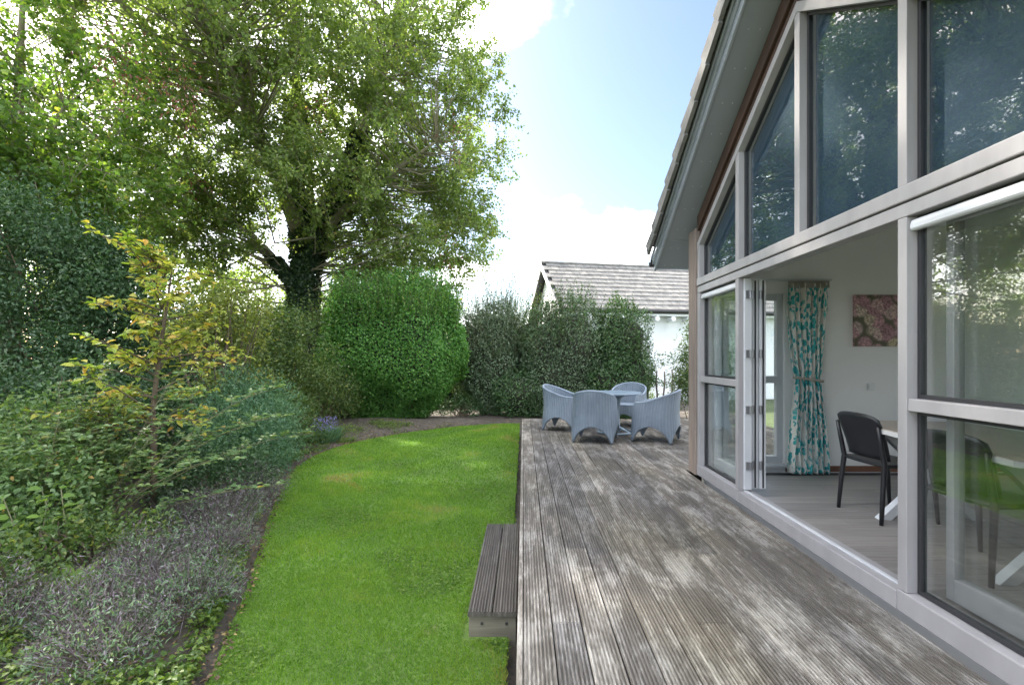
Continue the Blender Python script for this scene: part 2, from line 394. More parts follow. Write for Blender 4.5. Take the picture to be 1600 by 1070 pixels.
M['bluefl'] = mat_leaf('blue_flower', [(0, (0.16, 0.15, 0.33)), (1, (0.30, 0.28, 0.52))], 0.3, tcol=(1, 1, 1.2))
M['weed'] = mat_leaf('weed_leaf', [(0, (0.05, 0.10, 0.02)), (0.6, (0.11, 0.19, 0.035)), (1, (0.2, 0.26, 0.06))], 0.35)
M['litter'] = mat_leaf('leaf_litter', [(0, (0.07, 0.05, 0.035)), (0.75, (0.17, 0.12, 0.08)), (1, (0.42, 0.32, 0.14))], 0.15, 0.8, 0.1, (1, .9, .6))
M['yellow'] = mat_leaf('yellow_leaf', [(0, (0.17, 0.25, 0.05)), (0.5, (0.29, 0.35, 0.07)), (0.88, (0.45, 0.43, 0.09)), (1, (0.50, 0.30, 0.08))], 0.42, tcol=(1.5, 1.4, 0.7))
M['yellow_piece'] = mat_piece_leaf('yellow_leaf_piece', [(0, (0.15, 0.25, 0.05)), (0.5, (0.28, 0.35, 0.07)), (0.88, (0.46, 0.44, 0.09)), (1, (0.52, 0.30, 0.08))], 0.42)
M['broad_piece'] = mat_piece_leaf('broad_leaf_piece', [(0, (0.09, 0.17, 0.035)), (1, (0.17, 0.27, 0.05))], 0.35)
M['grass'] = mat_leaf('grass_blade', [(0, (0.06, 0.14, 0.018)), (0.4, (0.12, 0.25, 0.026)), (0.72, (0.20, 0.34, 0.045)), (0.9, (0.27, 0.31, 0.07)), (1.0, (0.32, 0.25, 0.10))], 0.38, 0.6, 0.2)

def mat_soil():
    m, nt, b = base_mat('garden_soil')
    f = noise(nt, mapped(nt), 9, 8, 0.65); g = noise(nt, mapped(nt), 0.9, 4)
    c = mixc(nt, g, ramp(nt, f, [(0.3, (0.028, 0.022, 0.017)), (0.7, (0.085, 0.07, 0.055))]), ramp(nt, f, [(0.3, (0.05, 0.042, 0.034)), (0.7, (0.14, 0.12, 0.10))]))
    nt.links.new(c, b.inputs['Base Color']); b.inputs['Roughness'].default_value = 0.95; bump(nt, b, f, 1.0, 0.03)
    return m
def mat_lawn():
    m, nt, b = base_mat('lawn_turf')
    f = noise(nt, mapped(nt), 60, 4); g = noise(nt, mapped(nt), 1.3, 4)
    c = mixc(nt, g, ramp(nt, f, [(0.3, (0.045, 0.095, 0.016)), (0.7, (0.10, 0.18, 0.03))]), ramp(nt, f, [(0.3, (0.08, 0.15, 0.02)), (0.7, (0.16, 0.25, 0.04))]))
    w = nd(nt, 'ShaderNodeMapRange', interpolation_type='SMOOTHSTEP'); nt.links.new(noise(nt, mapped(nt, loc=(4, 2, 0)), 1.9, 5, 0.6), w.inputs[0]); w.inputs['From Min'].default_value = 0.6; w.inputs['From Max'].default_value = 0.75; w.inputs['To Max'].default_value = 0.6
    c = mixc(nt, w.outputs[0], c, (0.13, 0.11, 0.045))
    nt.links.new(c, b.inputs['Base Color']); b.inputs['Roughness'].default_value = 0.9; bump(nt, b, f, 0.8, 0.02)
    return m
M['soil'] = mat_soil(); M['lawn'] = mat_lawn()
M['far_ground'] = mat_simple('meadow_ground', (0.06, 0.085, 0.025), 0.95, 0.4, 0.3, 0.5, 4)

def mat_floor():
    m, nt, b = base_mat('grey_oak_floor')
    g = noise(nt, mapped(nt, (1.6, 34, 1)), 1.0, 5, 0.6, 0.3)
    oi = nd(nt, 'ShaderNodeObjectInfo')
    c = ramp(nt, g, [(0.3, (0.20, 0.185, 0.175)), (0.7, (0.31, 0.29, 0.275))])
    c = mixc(nt, 1.0, c, ramp(nt, oi.outputs['Random'], [(0, (0.86, 0.86, 0.86)), (1, (1.08, 1.07, 1.06))]), 'MULTIPLY')
    nt.links.new(c, b.inputs['Base Color']); b.inputs['Roughness'].default_value = 0.38
    return m
M['floor'] = mat_floor()

def mat_curtain():
    m, nt, b = base_mat('teal_leaf_print_cotton')
    v = mapped(nt, (1, 1, 1), 'UV')
    masks = []
    for k, (sx, sy, rot, off) in enumerate(((26, 13, 0.7, 0.0), (26, 13, -0.7, 3.3), (22, 11, 0.1, 7.7))):
        mp = nd(nt, 'ShaderNodeMapping'); nt.links.new(v, mp.inputs[0]); mp.inputs['Rotation'].default_value = (0, 0, rot)
        mp.inputs['Scale'].default_value = (sx, sy, 1); mp.inputs['Location'].default_value = (off, off*0.7, 0)
        vo = nd(nt, 'ShaderNodeTexVoronoi'); vo.inputs['Scale'].default_value = 1.0; vo.inputs['Randomness'].default_value = 0.9; nt.links.new(mp.outputs[0], vo.inputs['Vector'])
        lt = nd(nt, 'ShaderNodeMapRange', interpolation_type='SMOOTHSTEP'); nt.links.new(vo.outputs['Distance'], lt.inputs[0])
        lt.inputs['From Min'].default_value = 0.40; lt.inputs['From Max'].default_value = 0.36
        masks.append(lt.outputs[0])
    mx = masks[0]
    for o in masks[1:]:
        q = nd(nt, 'ShaderNodeMath', operation='MAXIMUM'); nt.links.new(mx, q.inputs[0]); nt.links.new(o, q.inputs[1]); mx = q.outputs[0]
    pn = nd(nt, 'ShaderNodeMapRange', interpolation_type='SMOOTHSTEP'); nt.links.new(noise(nt, v, 3.2, 2), pn.inputs[0]); pn.inputs['From Min'].default_value = 0.36; pn.inputs['From Max'].default_value = 0.46
    q = nd(nt, 'ShaderNodeMath', operation='MULTIPLY'); nt.links.new(mx, q.inputs[0]); nt.links.new(pn.outputs[0], q.inputs[1])
    teal = ramp(nt, noise(nt, v, 9, 3), [(0.3, (0.02, 0.26, 0.29)), (0.7, (0.08, 0.50, 0.50))])
    c = mixc(nt, q.outputs[0], (0.74, 0.71, 0.66), teal)
    nt.links.new(c, b.inputs['Base Color']); b.inputs['Roughness'].default_value = 0.9
    return m
M['curtain'] = mat_curtain()

def mat_picture():
    m, nt, b = base_mat('flower_print_canvas')
    v = mapped(nt, (1, 1, 1))
    big = nd(nt, 'ShaderNodeTexVoronoi'); big.inputs['Scale'].default_value = 7.5; nt.links.new(v, big.inputs['Vector'])
    pet = nd(nt, 'ShaderNodeTexVoronoi'); pet.inputs['Scale'].default_value = 42.0; nt.links.new(v, pet.inputs['Vector'])
    sp = nd(nt, 'ShaderNodeSeparateColor'); nt.links.new(big.outputs['Color'], sp.inputs[0])
    head = ramp(nt, sp.outputs[0], [(0.0, (0.45, 0.25, 0.28)), (0.3, (0.68, 0.40, 0.44)), (0.55, (0.78, 0.60, 0.56)), (0.8, (0.66, 0.58, 0.36)), (1.0, (0.80, 0.66, 0.60))])
    pr = ramp(nt, pet.outputs['Distance'], [(0.0, (1.25, 1.2, 1.15)), (0.5, (0.75, 0.72, 0.72)), (0.8, (0.45, 0.42, 0.42))])
    c = mixc(nt, 1.0, head, pr, 'MULTIPLY')
    edge = nd(nt, 'ShaderNodeMapRange', interpolation_type='SMOOTHSTEP'); nt.links.new(big.outputs['Distance'], edge.inputs[0]); edge.inputs['From Min'].default_value = 0.55; edge.inputs['From Max'].default_value = 0.8
    c = mixc(nt, edge.outputs[0], c, (0.12, 0.11, 0.07))
    nt.links.new(c, b.inputs['Base Color']); b.inputs['Roughness'].default_value = 0.6
    return m
M['picture'] = mat_picture()

# ------------------------------------------------------------------ ground, lawn, bed
LAWN_Z = -0.325
g = MB(); g.add([(-400, -200, -0.40), (400, -200, -0.40), (400, 600, -0.40), (-400, 600, -0.40)], [(0, 1, 2, 3)])
setp(g.build('ground', M['far_ground']), 'green meadow ground reaching to the horizon', 'ground', kind='structure')

lawn_edge = [(-0.095, 11.45), (-1.0, 11.25), (-1.79, 10.8), (-2.45, 10.15), (-2.95, 9.5), (-3.35, 8.7), (-3.5, 7.9), (-3.45, 7.1), (-3.28, 6.4), (-3.05, 5.8), (-2.8, 5.2),
             (-2.56, 4.6), (-2.35, 4.15), (-2.17, 3.74), (-2.0, 3.35), (-1.88, 3.05), (-1.75, 2.7), (-1.6, 2.35), (-1.5, 2.0), (-1.45, 1.0), (-1.5, -1.0), (-1.7, -4.0)]
lawn_poly = [(-0.095, -4.0)] + lawn_edge
xs = np.array([p[0] for p in lawn_edge]); ys = np.array([p[1] for p in lawn_edge])
def edge_x(Y):
    o = np.argsort(ys); return np.interp(Y, ys[o], xs[o])
def sheet(name, x0, x1, y0, y1, nx, ny, zf, mat, keep=None):
    X, Yg = np.meshgrid(np.linspace(x0, x1, nx), np.linspace(y0, y1, ny)); Z = zf(X, Yg)
    V = np.stack([X, Yg, Z], -1).reshape(-1, 3)
    i = np.arange((nx-1)*(ny-1)); r = i // (nx-1); c = i % (nx-1); a = r*nx + c
    F = np.stack([a, a+1, a+nx+1, a+nx], 1)
    if keep is not None:
        cx = V[F].mean(1); F = F[keep(cx[:, 0], cx[:, 1])]
    me = np_mesh(name, V, F, smooth=True); return link_mesh(name, me, mat)
def bumps(X, Yg):
    return 0.02*np.sin(X*3.1+Yg*1.7) + 0.018*np.sin(Yg*4.3-X*2.2+1) + 0.012*np.sin(X*9+1.3)*np.cos(Yg*8.1)
o = sheet('flower_bed', -14, 6.0, -4, 22, 140, 180, lambda X, Yg: -0.31 + bumps(X, Yg)*0.6 + 0.10*np.clip((edge_x(Yg)-0.25-X)/1.2, 0, 1)*(Yg < 11.6) - 0.06*((X > edge_x(Yg)-0.05) & (Yg < 11.4)), M['soil'])
setp(o, 'dark bare soil of the planted border beside the lawn', 'flower bed', kind='structure')
n = len(lawn_poly)
lw_ = MB(); lw_.prism_z(lawn_poly, LAWN_Z-0.05, LAWN_Z)
setp(lw_.build('lawn', M['lawn']), 'bright green mown lawn curving beside the deck', 'lawn', kind='structure')

def lawn_mask(P):
    return (P[:, 0] > edge_x(P[:, 1]) + 0.01*np.sin(P[:, 1]*37)) & (P[:, 0] < -0.088 + 0.012*np.sin(P[:, 1]*9.1)*np.sin(P[:, 1]*3.7)) & (P[:, 1] < 11.45 + 0.1*P[:, 0])
def grass_pts(y0, y1, dens):
    A = (y1-y0)*3.6; k = int(A*dens)
    P = np.stack([rng.uniform(-3.6, -0.05, k), rng.uniform(y0, y1, k), np.full(k, LAWN_Z-0.004)], 1)
    P = P[lawn_mask(P)]
    stp = (P[:, 0] > -0.36) & (P[:, 1] > 2.68) & (P[:, 1] < 4.16)
    return P[~stp]
parts = [(grass_pts(1.9, 3.6, 16000), 0.028, 0.0036), (grass_pts(3.6, 6.0, 8000), 0.032, 0.0055), (grass_pts(6.0, 11.6, 3200), 0.036, 0.009), (grass_pts(-1.0, 1.9, 2500), 0.035, 0.006)]
P = np.concatenate([p for p, _, _ in parts]); Lg = np.concatenate([np.full(len(p), l) for p, l, _ in parts]); Wg = np.concatenate([np.full(len(p), w) for p, _, w in parts])
k = len(P)
D = np.stack([rng.normal(0, 0.55, k), rng.normal(0, 0.55, k), np.full(k, 1.0)], 1)
wx = P[:, 0] + .25*np.sin(P[:, 1]*2.1+1) + .1*np.sin(P[:, 1]*6.3); wy = P[:, 1] + .3*np.sin(P[:, 0]*2.7) + .1*np.sin(P[:, 0]*7.1+2)
cl = 0.5 + 0.22*np.sin(wx*1.9+wy*.9) + 0.2*np.sin(wx*4.3-wy*2.7+2) + 0.24*np.sin(wx*8.3+wy*3.1+.7)*np.sin(wy*6.2+wx*2) + .14*np.sin(wx*17+wy*5)*np.sin(wy*15-wx*6)
bare = np.clip(np.sin(wx*2.9+1.7)*np.sin(wy*2.2+.4)*1.3 - .75, 0, 1) + .35*np.clip((P[:, 0]+.45)/.4, 0, 1)*rng.random(len(P)) + .35*np.clip((edge_x(P[:, 1])+.25-P[:, 0])/.25, 0, 1)*rng.random(len(P))
Lg = Lg * rng.uniform(0.5, 1.2, k) * (0.7 + 0.55*cl)*(1-.4*np.clip(bare, 0, 1))
rv = np.clip(rng.random(k)*0.45 + 0.46*cl + .6*bare, 0, 1)
o = leaf_obj('grass', M['grass'], None, P, D, rdir(k), Lg, Wg, rv, fold=0.1, droop=0.12)
setp(o, 'short green grass blades covering the lawn', 'grass', kind='stuff')
# clover and weeds among the grass
k = 22000
P = np.stack([rng.uniform(-2.4, -0.06, k), 1.9 + rng.random(k)**1.6*5.5, np.full(k, LAWN_Z+0.012)], 1)
dm = np.sin(P[:, 0]*3.3+1)*np.sin(P[:, 1]*2.9+0.6) + 0.5*np.sin(P[:, 0]*7)*np.sin(P[:, 1]*6.1)
P = P[lawn_mask(P) & (dm > 0.45)]
P = P[~((P[:, 0] > -0.37) & (P[:, 1] > 2.66) & (P[:, 1] < 4.18))]; k = len(P)
o = leaf_obj('clover', M['weed'], None, P + rng.normal(0, 0.004, P.shape), np.stack([rng.normal(size=k), rng.normal(size=k), rng.uniform(0, .5, k)], 1), np.tile([0, 0, 1.0], (k, 1)) + rng.normal(0, .2, (k, 3)), rng.uniform(.012, .026, k), rng.uniform(.010, .02, k))
setp(o, 'patches of tiny clover and daisy leaves in the lawn', 'clover', kind='stuff')

# ------------------------------------------------------------------ deck
deck = empty('deck', (0.95, 4.0, LAWN_Z), 'weathered grey ribbed timber deck along the house', 'deck')
deck['kind'] = 'structure'
PW, PITCH = 0.1400, 0.1465
def plank_mesh(length, width=PW, nr=8, h=0.028, dep=0.009):
    prof = [(0, -h)]
    p = width / nr
    for i in range(nr):
        a = i*p
        prof += [(a + p*0.18, -dep), (a + p*0.26, -0.0008), (a + p*0.40, 0.0), (a+p*0.60, 0.0), (a+p*0.74, -0.0008), (a + p*0.82, -dep)]
    prof += [(width, -dep), (width, -h)]
    prof = [(0, -h), (0, -dep)] + prof[1:]
    n = len(prof)
    V = [(x, 0, z) for x, z in prof] + [(x, length, z) for x, z in prof]
    F = [(i, i+1, i+n+1, i+n) for i in range(n-1)] + [tuple(range(n)), tuple(reversed(range(n, 2*n)))]
    me = bpy.data.meshes.new('plank'); me.from_pydata(V, [], [tuple(reversed(f)) for f in F]); me.update()
    return me
plank_cache = {}
def plank(x, y0, y1, z, parent, mat, name='plank'):
    L = round(y1-y0-0.004, 3)
    if L not in plank_cache: plank_cache[L] = plank_mesh(L)
    me = plank_cache[L]
    if parent.name.startswith('deck_step') and ('s', L) not in plank_cache:
        plank_cache[('s', L)] = me.copy()
    if parent.name.startswith('deck_step'): me = plank_cache[('s', L)]
    o = link_mesh(name, me, mat, parent)
    o.location = Vector((x, y0, z)) - origin(parent)
    o.rotation_euler = (0, random.uniform(-0.006, 0.006), 0)
    return o
DX0 = -0.03
rowi = 0; x = DX0 + 0.030
while x < 4.4:
    beyond = x + PW > 1.93                       # rows that run beside the house end only
    y_start = 5.42 if beyond else -2.2
    cuts = [y_start]
    if not beyond:
        c0 = [0.9, 2.3, -0.4, 3.1, 1.6][rowi % 5]
        for c in (c0, c0+3.6, c0+6.9):
            if cuts[-1]+0.8 < c < 9.2: cuts.append(round(c, 2))
    elif rowi % 2: cuts.append(7.6)
    cuts.append(9.8)
    for a, b_ in zip(cuts[:-1], cuts[1:]):
        plank(x, a, b_, random.uniform(-0.0015, 0.0015), deck, M['deck'])
    x += PITCH; rowi += 1
# filler strip against the house and edge boards
e = MB(); e.box(DX0, DX0+0.026, -2.2, 9.8, LAWN_Z+0.02, 0.003); e.build('edge_board', M['deck'], deck, bevel=0.003)
e = MB(); e.box(DX0, 4.4, 9.804, 9.83, LAWN_Z+0.02, 0.002); e.build('edge_board', M['deck'], deck)
e = MB()
for yy in np.arange(-2.0, 9.8, 0.6): e.box(0.002, 1.88 if yy < 5.4 else 4.38, yy, yy+0.05, -0.15, -0.032)
for xx in (0.05, 1.0, 1.8): e.box(xx, xx+0.08, -2.1, 9.7, LAWN_Z, -0.155)
e.build('joist', M['joist'], deck)
e = MB(); e.box(0.0, 1.9, -2.2, 9.8, LAWN_Z-0.02, LAWN_Z+0.005); e.box(1.9, 4.4, 5.42, 9.8, LAWN_Z-0.02, LAWN_Z+0.005); e.build('weed_mat', M['joist'], deck)

step = empty('deck_step', (-0.185, 3.42, LAWN_Z), 'dark two-plank timber step box beside the deck edge', 'step')
SZ = -0.17
for i in range(2):
    plank(-0.327 + i*0.147, 2.70, 4.14, SZ, step, M['deck_dark'], 'plank')
box_part('front_board', M['step_front'], step, (-0.322, -0.045, 2.715, 2.745, LAWN_Z-0.065, SZ-0.0285), 0.002)
box_part('back_board', M['deck_dark'], step, (-0.322, -0.045, 4.09, 4.12, LAWN_Z-0.065, SZ-0.0285))
box_part('side_board', M['deck_dark'], step, (-0.322, -0.292, 2.7455, 4.0895, LAWN_Z-0.065, SZ-0.0285))
for xx in (-0.245, -0.10):
    b = MB(); b.tube([(xx, 2.708, -0.245), (xx, 2.7165, -0.245)], 0.008, 10); b.build('screw', M['frame_dark'], step)

# ------------------------------------------------------------------ the house
XF = 1.93
YC, ZA, SL = 3.255, 3.83, 0.664       # gable axis, apex of the frame, slope
def rake(y, dz=0.0): return ZA + dz - SL*abs(y-YC)
house = empty('holiday_house', (4.8, YC, 0.0), 'grey-framed glass gable house with tiled roof and open folding door', 'house')
FB = 2.03                              # back of the frame
def part(name, mat, b, bevel=0.003, parent=house): return box_part(name, mat, parent, b, bevel)
Y_L, Y_R = 5.12, 1.39                  # outer ends of the glazed front
# posts of the lower storey
for y0, y1 in ((5.05, Y_L), (4.14, 4.20), (2.322, 2.378), (Y_R, 1.46)):
    part('post', M['frame'], (XF, FB, y0, y1, 0.132, 2.028))
# sill, lower rails and the beam in two courses with the groove
part('sill', M['frame'], (XF-0.006, FB+0.02, 4.141, Y_L, 0.02, 0.130), 0.006)
part('threshold', M['frame'], (XF-0.006, FB+0.04, 2.379, 4.139, 0.02, 0.118), 0.006)
part('sill', M['frame'], (XF-0.006, FB+0.02, Y_R, 2.377, 0.02, 0.130), 0.006)
part('threshold_track', M['frame_white'], (XF+0.05, XF+0.075, 2.382, 4.136, 0.1185, 0.128), 0.002)
part('lower_beam', M['frame'], (XF, FB, Y_R, Y_L, 2.030, 2.098), 0.004)
part('beam_groove', M['frame_dark'], (XF+0.02, FB-0.002, Y_R+0.001, Y_L-0.001, 2.0985, 2.1075), 0)
part('upper_beam', M['frame'], (XF-0.008, FB, Y_R, Y_L, 2.108, 2.190), 0.006)
part('mid_rail', M['frame'], (XF+0.006, FB-0.01, 4.201, 5.049, 1.050, 1.112), 0.004)
part('mid_rail', M['frame'], (XF+0.006, FB-0.01, 1.461, 2.321, 1.050, 1.112), 0.004)
# gable posts and rakes
for y0, y1 in ((4.14, 4.20), (2.322, 2.378)):
    b = MB(); b.prism_x([(y0, 2.1915), (y1, 2.1915), (y1, rake(y1)-0.077), (y0, rake(y0)-0.077)], XF, FB); b.build('gable_post', M['frame'], house, bevel=0.003)
b = MB(); b.prism_x([(3.225, 2.1915), (3.285, 2.1915), (3.285, rake(3.285)-0.077), (YC, ZA-0.077), (3.225, rake(3.225)-0.077)], XF, FB); b.build('gable_post', M['frame'], house, bevel=0.003)
for y0, y1 in ((5.06, Y_L), (Y_R, 1.45)):
    b = MB(); b.prism_x([(y0, 2.1915), (y1, 2.1915), (y1, rake(y1)-0.001 if y1 > YC else rake(y1)-0.077), (y0, rake(y0)-0.077 if y0 > YC else rake(y0)-0.001)], XF+0.001, FB); b.build('gable_end_post', M['frame'], house, bevel=0.003)
b = MB(); b.prism_x([(YC, ZA), (YC, ZA-0.075), (Y_L-0.002, rake(Y_L)-0.075), (Y_L-0.002, rake(Y_L))], XF-0.003, FB-0.002); b.build('rake_rail', M['frame'], house, bevel=0.003)
b = MB(); b.prism_x([(YC, ZA), (Y_R+0.002, rake(Y_R)), (Y_R+0.002, rake(Y_R)-0.075), (YC, ZA-0.075)], XF-0.003, FB-0.002); b.build('rake_rail', M['frame'], house, bevel=0.003)

# windows: glazing bead (part) > pane, and blind cassette
GX = XF + 0.065
def window(poly, mat, name='window', bead=0.018):
    cy_ = sum(p[0] for p in poly)/len(poly); cz_ = sum(p[1] for p in poly)/len(poly)
    inn = []
    n = len(poly)
    for i in range(n):                  # inset polygon
        p0, p1, p2 = Vector(poly[i-1]), Vector(poly[i]), Vector(poly[(i+1) % n])
        d1 = (p1-p0).normalized(); d2 = (p2-p1).normalized()
        n1 = Vector((-d1.y, d1.x)); n2 = Vector((-d2.y, d2.x))
        c_ = Vector((cy_, cz_))
        if n1.dot(c_-p1) < 0: n1 = -n1
        if n2.dot(c_-p1) < 0: n2 = -n2
        den = 1 + n1.dot(n2)
        inn.append(tuple(p1 + (n1+n2) * bead / max(den, 0.2)))
    b = MB()
    for i in range(n):
        j = (i+1) % n
        b.prism_x([poly[i], poly[j], inn[j], inn[i]], GX-0.012, GX+0.02)
    w = b.build(name, M['frame_dark'], house)
    pn = MB(); pn.prism_x(inn, GX, GX+0.006); pn.build('pane', mat, w)
    return w
wl1 = window([(4.203, 1.114), (5.047, 1.114), (5.047, 2.027), (4.203, 2.027)], M['glass'])
wl2 = window([(4.203, 0.133), (5.047, 0.133), (5.047, 1.048), (4.203, 1.048)], M['glass'])
wr1 = window([(1.463, 1.114), (2.319, 1.114), (2.319, 2.027), (1.463, 2.027)], M['glass'])
wr2 = window([(1.463, 0.133), (2.319, 0.133), (2.319, 1.048), (1.463, 1.048)], M['glass'])
for w, y0, y1 in ((wl1, 4.203, 5.047), (wr1, 1.463, 2.319)):
    b = MB(); b.prism_y([(XF+0.014, 1.965), (XF+0.014, 1.985), (XF+0.022, 2.008), (XF+0.050, 2.008), (XF+0.050, 1.955), (XF+0.022, 1.955)], y0, y1)
    b.build('blind_cassette', M['frame_white'], w, bevel=0.003)
rk = -0.079
wg = [window([(4.203, 2.193), (5.057, 2.193), (5.057, rake(5.057, rk)), (4.203, rake(4.203, rk))], M['glass_upper'], 'gable_window'),
      window([(3.288, 2.193), (4.137, 2.193), (4.137, rake(4.137, rk)), (3.288, rake(3.288, rk))], M['glass_upper'], 'gable_window'),
      window([(2.381, 2.193), (3.222, 2.193), (3.222, rake(3.222, rk)), (2.381, rake(2.381, rk))], M['glass_upper'], 'gable_window'),
      window([(1.453, 2.193), (2.319, 2.193), (2.319, rake(2.319, rk)), (1.453, rake(1.453, rk))], M['glass_upper'], 'gable_window')]
for w, y0, y1 in zip(wg, (4.21, 3.295, 2.385, 1.46), (5.05, 4.13, 3.215, 2.315)):
    b = MB(); b.prism_x([(y0, 2.2), (y1, 2.2), (y1, rake(y1, -0.09)), (y0, rake(y0, -0.09))], GX+0.045, GX+0.049); b.build('sun_screen', M['screen'], w)

# folding door leaves, parked parallel to the glass inside
def leaf_door(x0, y0, y1, name='folding_door_leaf', hinges=True, st=0.075, mt='frame_white'):
    x1 = x0 + 0.056
    b = MB(); z0, z1 = 0.135, 2.02
    b.box(x0, x1, y0, y0+st, z0, z1); b.box(x0, x1, y1-st, y1, z0, z1); b.box(x0, x1, y0+st, y1-st, z0, z0+0.11); b.box(x0, x1, y0+st, y1-st, z1-st, z1)
    b.box(x0+0.004, x1-0.004, y0+st, y1-st, 1.05, 1.105)
    d = b.build(name, M[mt], house, bevel=0.004)
    q = MB(); q.box(x0+0.024, x0+0.030, y0+st-0.004, y1-st+0.004, z0+0.10, z1-st+0.004); q.build('pane', M['glass'], d)
    q = MB(); q.box(x0+0.022, x0+0.034, y0-0.007, y0-0.0005, z0+0.01, z1-0.01); q.build('edge_seal', M['frame_dark'], d)
    if hinges:
        for hz in (0.35, 0.85, 1.35, 1.88):
            h = MB(); h.box(x0-0.012, x0+0.014, y0-0.016, y0-0.0075, hz-0.035, hz+0.035); h.tube([(x0-0.004, y0-0.022, hz-0.04), (x0-0.004, y0-0.022, hz+0.04)], 0.008, 8); h.build('hinge', M['hinge'], d)
    return d
leaf_door(2.062, 4.16, 4.99); leaf_door(2.128, 4.15, 4.98)
leaf_door(2.085, 1.48, 2.275, hinges=False, st=0.042, mt='frame')
# door jamb strip with hinges on the post
jm = part('door_jamb', M['frame_white'], (FB-0.055, FB+0.012, 4.120, 4.1395, 0.135, 2.026), 0.003)
for hz in (0.35, 0.85, 1.35, 1.88):
    h = MB(); h.box(FB-0.045, FB-0.012, 4.108, 4.1195, hz-0.035, hz+0.035); h.tube([(FB-0.006, 4.106, hz-0.035), (FB-0.006, 4.106, hz+0.035)], 0.009, 8); h.build('hinge', M['hinge'], jm)

# timber corner post, gable cladding and walls
part('corner_post', M['timber_post'], (XF-0.012, XF+0.13, 5.135, 5.36, 0.004, 2.76), 0.008)
part('corner_post', M['timber_post'], (XF-0.012, XF+0.13, 1.15, 1.375, 0.004, 2.76), 0.008)
def clad(y0, y1, lo, hi, xoff):
    b = MB(); b.prism_x([(y0, rake(y0, lo)), (y0, rake(y0, hi)), (y1, rake(y1, hi)), (y1, rake(y1, lo))], XF+xoff, XF+0.11); return b.build('cladding_board', M['timber_brown'], house, bevel=0.006)
for y0, y1 in ((YC, 5.134), (1.376, YC)):
    clad(y0, y1, 0.004, 0.135, 0.030); clad(y0, y1, 0.140, 0.30, 0.004)
XB = 7.4
ZS = 0.34      # soffit above the frame apex
wall = MB()
def wall_box(*b): wall.box(*b)
# end wall (far): window opening X 2.12..2.90, z .14..2.02
WY0, WY1 = 5.125, 5.34
wall_box(2.125, XB, WY0+0.002, WY1, -0.3, 0.138); wall_box(2.905, XB, WY0, WY1, 0.138, 2.80); wall_box(2.065, 2.905, WY0, WY1, 2.025, 2.80); wall_box(2.065, 2.12, WY0, WY1, -0.3, 2.025)
wall.build('wall', M['plaster'], house)
wall = MB(); wall_box(XF+0.14, XB, 1.17, 1.385, -0.3, 2.80); wall.build('wall', M['plaster'], house)
wall = MB(); wall_box(XB, XB+0.2, 1.17, 1.9, -0.3, 4.0); wall_box(XB, XB+0.2, 4.6, 5.34, -0.3, 4.0); wall_box(XB, XB+0.2, 1.9, 4.6, -0.3, 0.4); wall_box(XB, XB+0.2, 1.9, 4.6, 2.4, 4.0)
wall.build('wall', M['plaster'], house)
b = MB(); b.box(XF+0.1, XB, 1.385, 5.125, -0.3, 0.018); b.build('foundation', M['plaster'], house)
# far window in the end wall
b = MB(); y0, y1 = 5.16, 5.22
b.box(2.122, 2.19, y0, y1, 0.14, 2.023); b.box(2.835, 2.903, y0, y1, 0.14, 2.023); b.box(2.19, 2.835, y0, y1, 0.14, 0.215); b.box(2.19, 2.835, y0, y1, 1.955, 2.023); b.box(2.19, 2.835, y0-0.006, y1, 1.03, 1.11)
w = b.build('end_window', M['frame_white'], house, bevel=0.004)
for z0, z1 in ((0.213, 1.032), (1.108, 1.957)):
    q = MB(); q.box(2.188, 2.837, 5.187, 5.193, z0, z1); q.build('pane', M['glass'], w)
part('window_board', M['frame_white'], (2.121, 2.904, 5.07, 5.158, 0.105, 0.136), 0.004)
# unseen rear window frame and pane, added and sized to let daylight in
b = MB(); b.box(XB+0.05, XB+0.11, 1.902, 1.97, 0.402, 2.398); b.box(XB+0.05, XB+0.11, 4.53, 4.598, 0.402, 2.398); b.box(XB+0.05, XB+0.11, 3.2, 3.28, 0.402, 2.398); b.box(XB+0.05, XB+0.11, 1.97, 4.53, 0.402, 0.47); b.box(XB+0.05, XB+0.11, 1.97, 4.53, 2.33, 2.398)
w = b.build('unseen_rear_window', M['frame_white'], house)
q = MB(); q.box(XB+0.077, XB+0.083, 1.965, 4.535, 0.465, 2.335); q.build('pane', M['glass'], w)
# skirting, ceiling
part('skirting', M['skirting'], (2.91, XB-0.001, 5.11, 5.1245, 0.0505, 0.115), 0.002)
b = MB()
for s, ye in ((1, 5.124), (-1, 1.386)):
    b.prism_x([(YC, rake(YC, 0.18)), (YC, rake(YC, 0.24)), (ye, rake(ye, 0.24)), (ye, rake(ye, 0.18))], FB+0.03, XB)
b.build('ceiling', M['plaster'], house)
# floor boards
fl = MB(); fl.box(XF+0.12, XB-0.001, 1.386, 5.124, 0.019, 0.036); floor = fl.build('floor', M['frame_dark'], house)
bw = 0.188
fb = MB(); fb.box(0, 1.276, 0, bw-0.002, 0, 0.013); fb0 = fb.build('floor_board', M['floor'], floor, bevel=0.0015, world_co=False)
first = True
y = 1.388; r = 0
while y + bw < 5.125:
    x = XF+0.122 - (0.0 if r % 3 == 0 else 0.0); seg = [1.28, 0.86, 0.43][r % 3]; xx = x
    k = 0
    while xx < 5.6:
        ln = seg if k == 0 else 1.28
        o = fb0 if first else copy_piece(fb0, floor, (0, 0, 0)); first = False
        o.location = Vector((xx, y, 0.037)) - origin(floor); o.scale = (ln/1.28, 1, 1)
        xx += ln; k += 1
    y += bw; r += 1

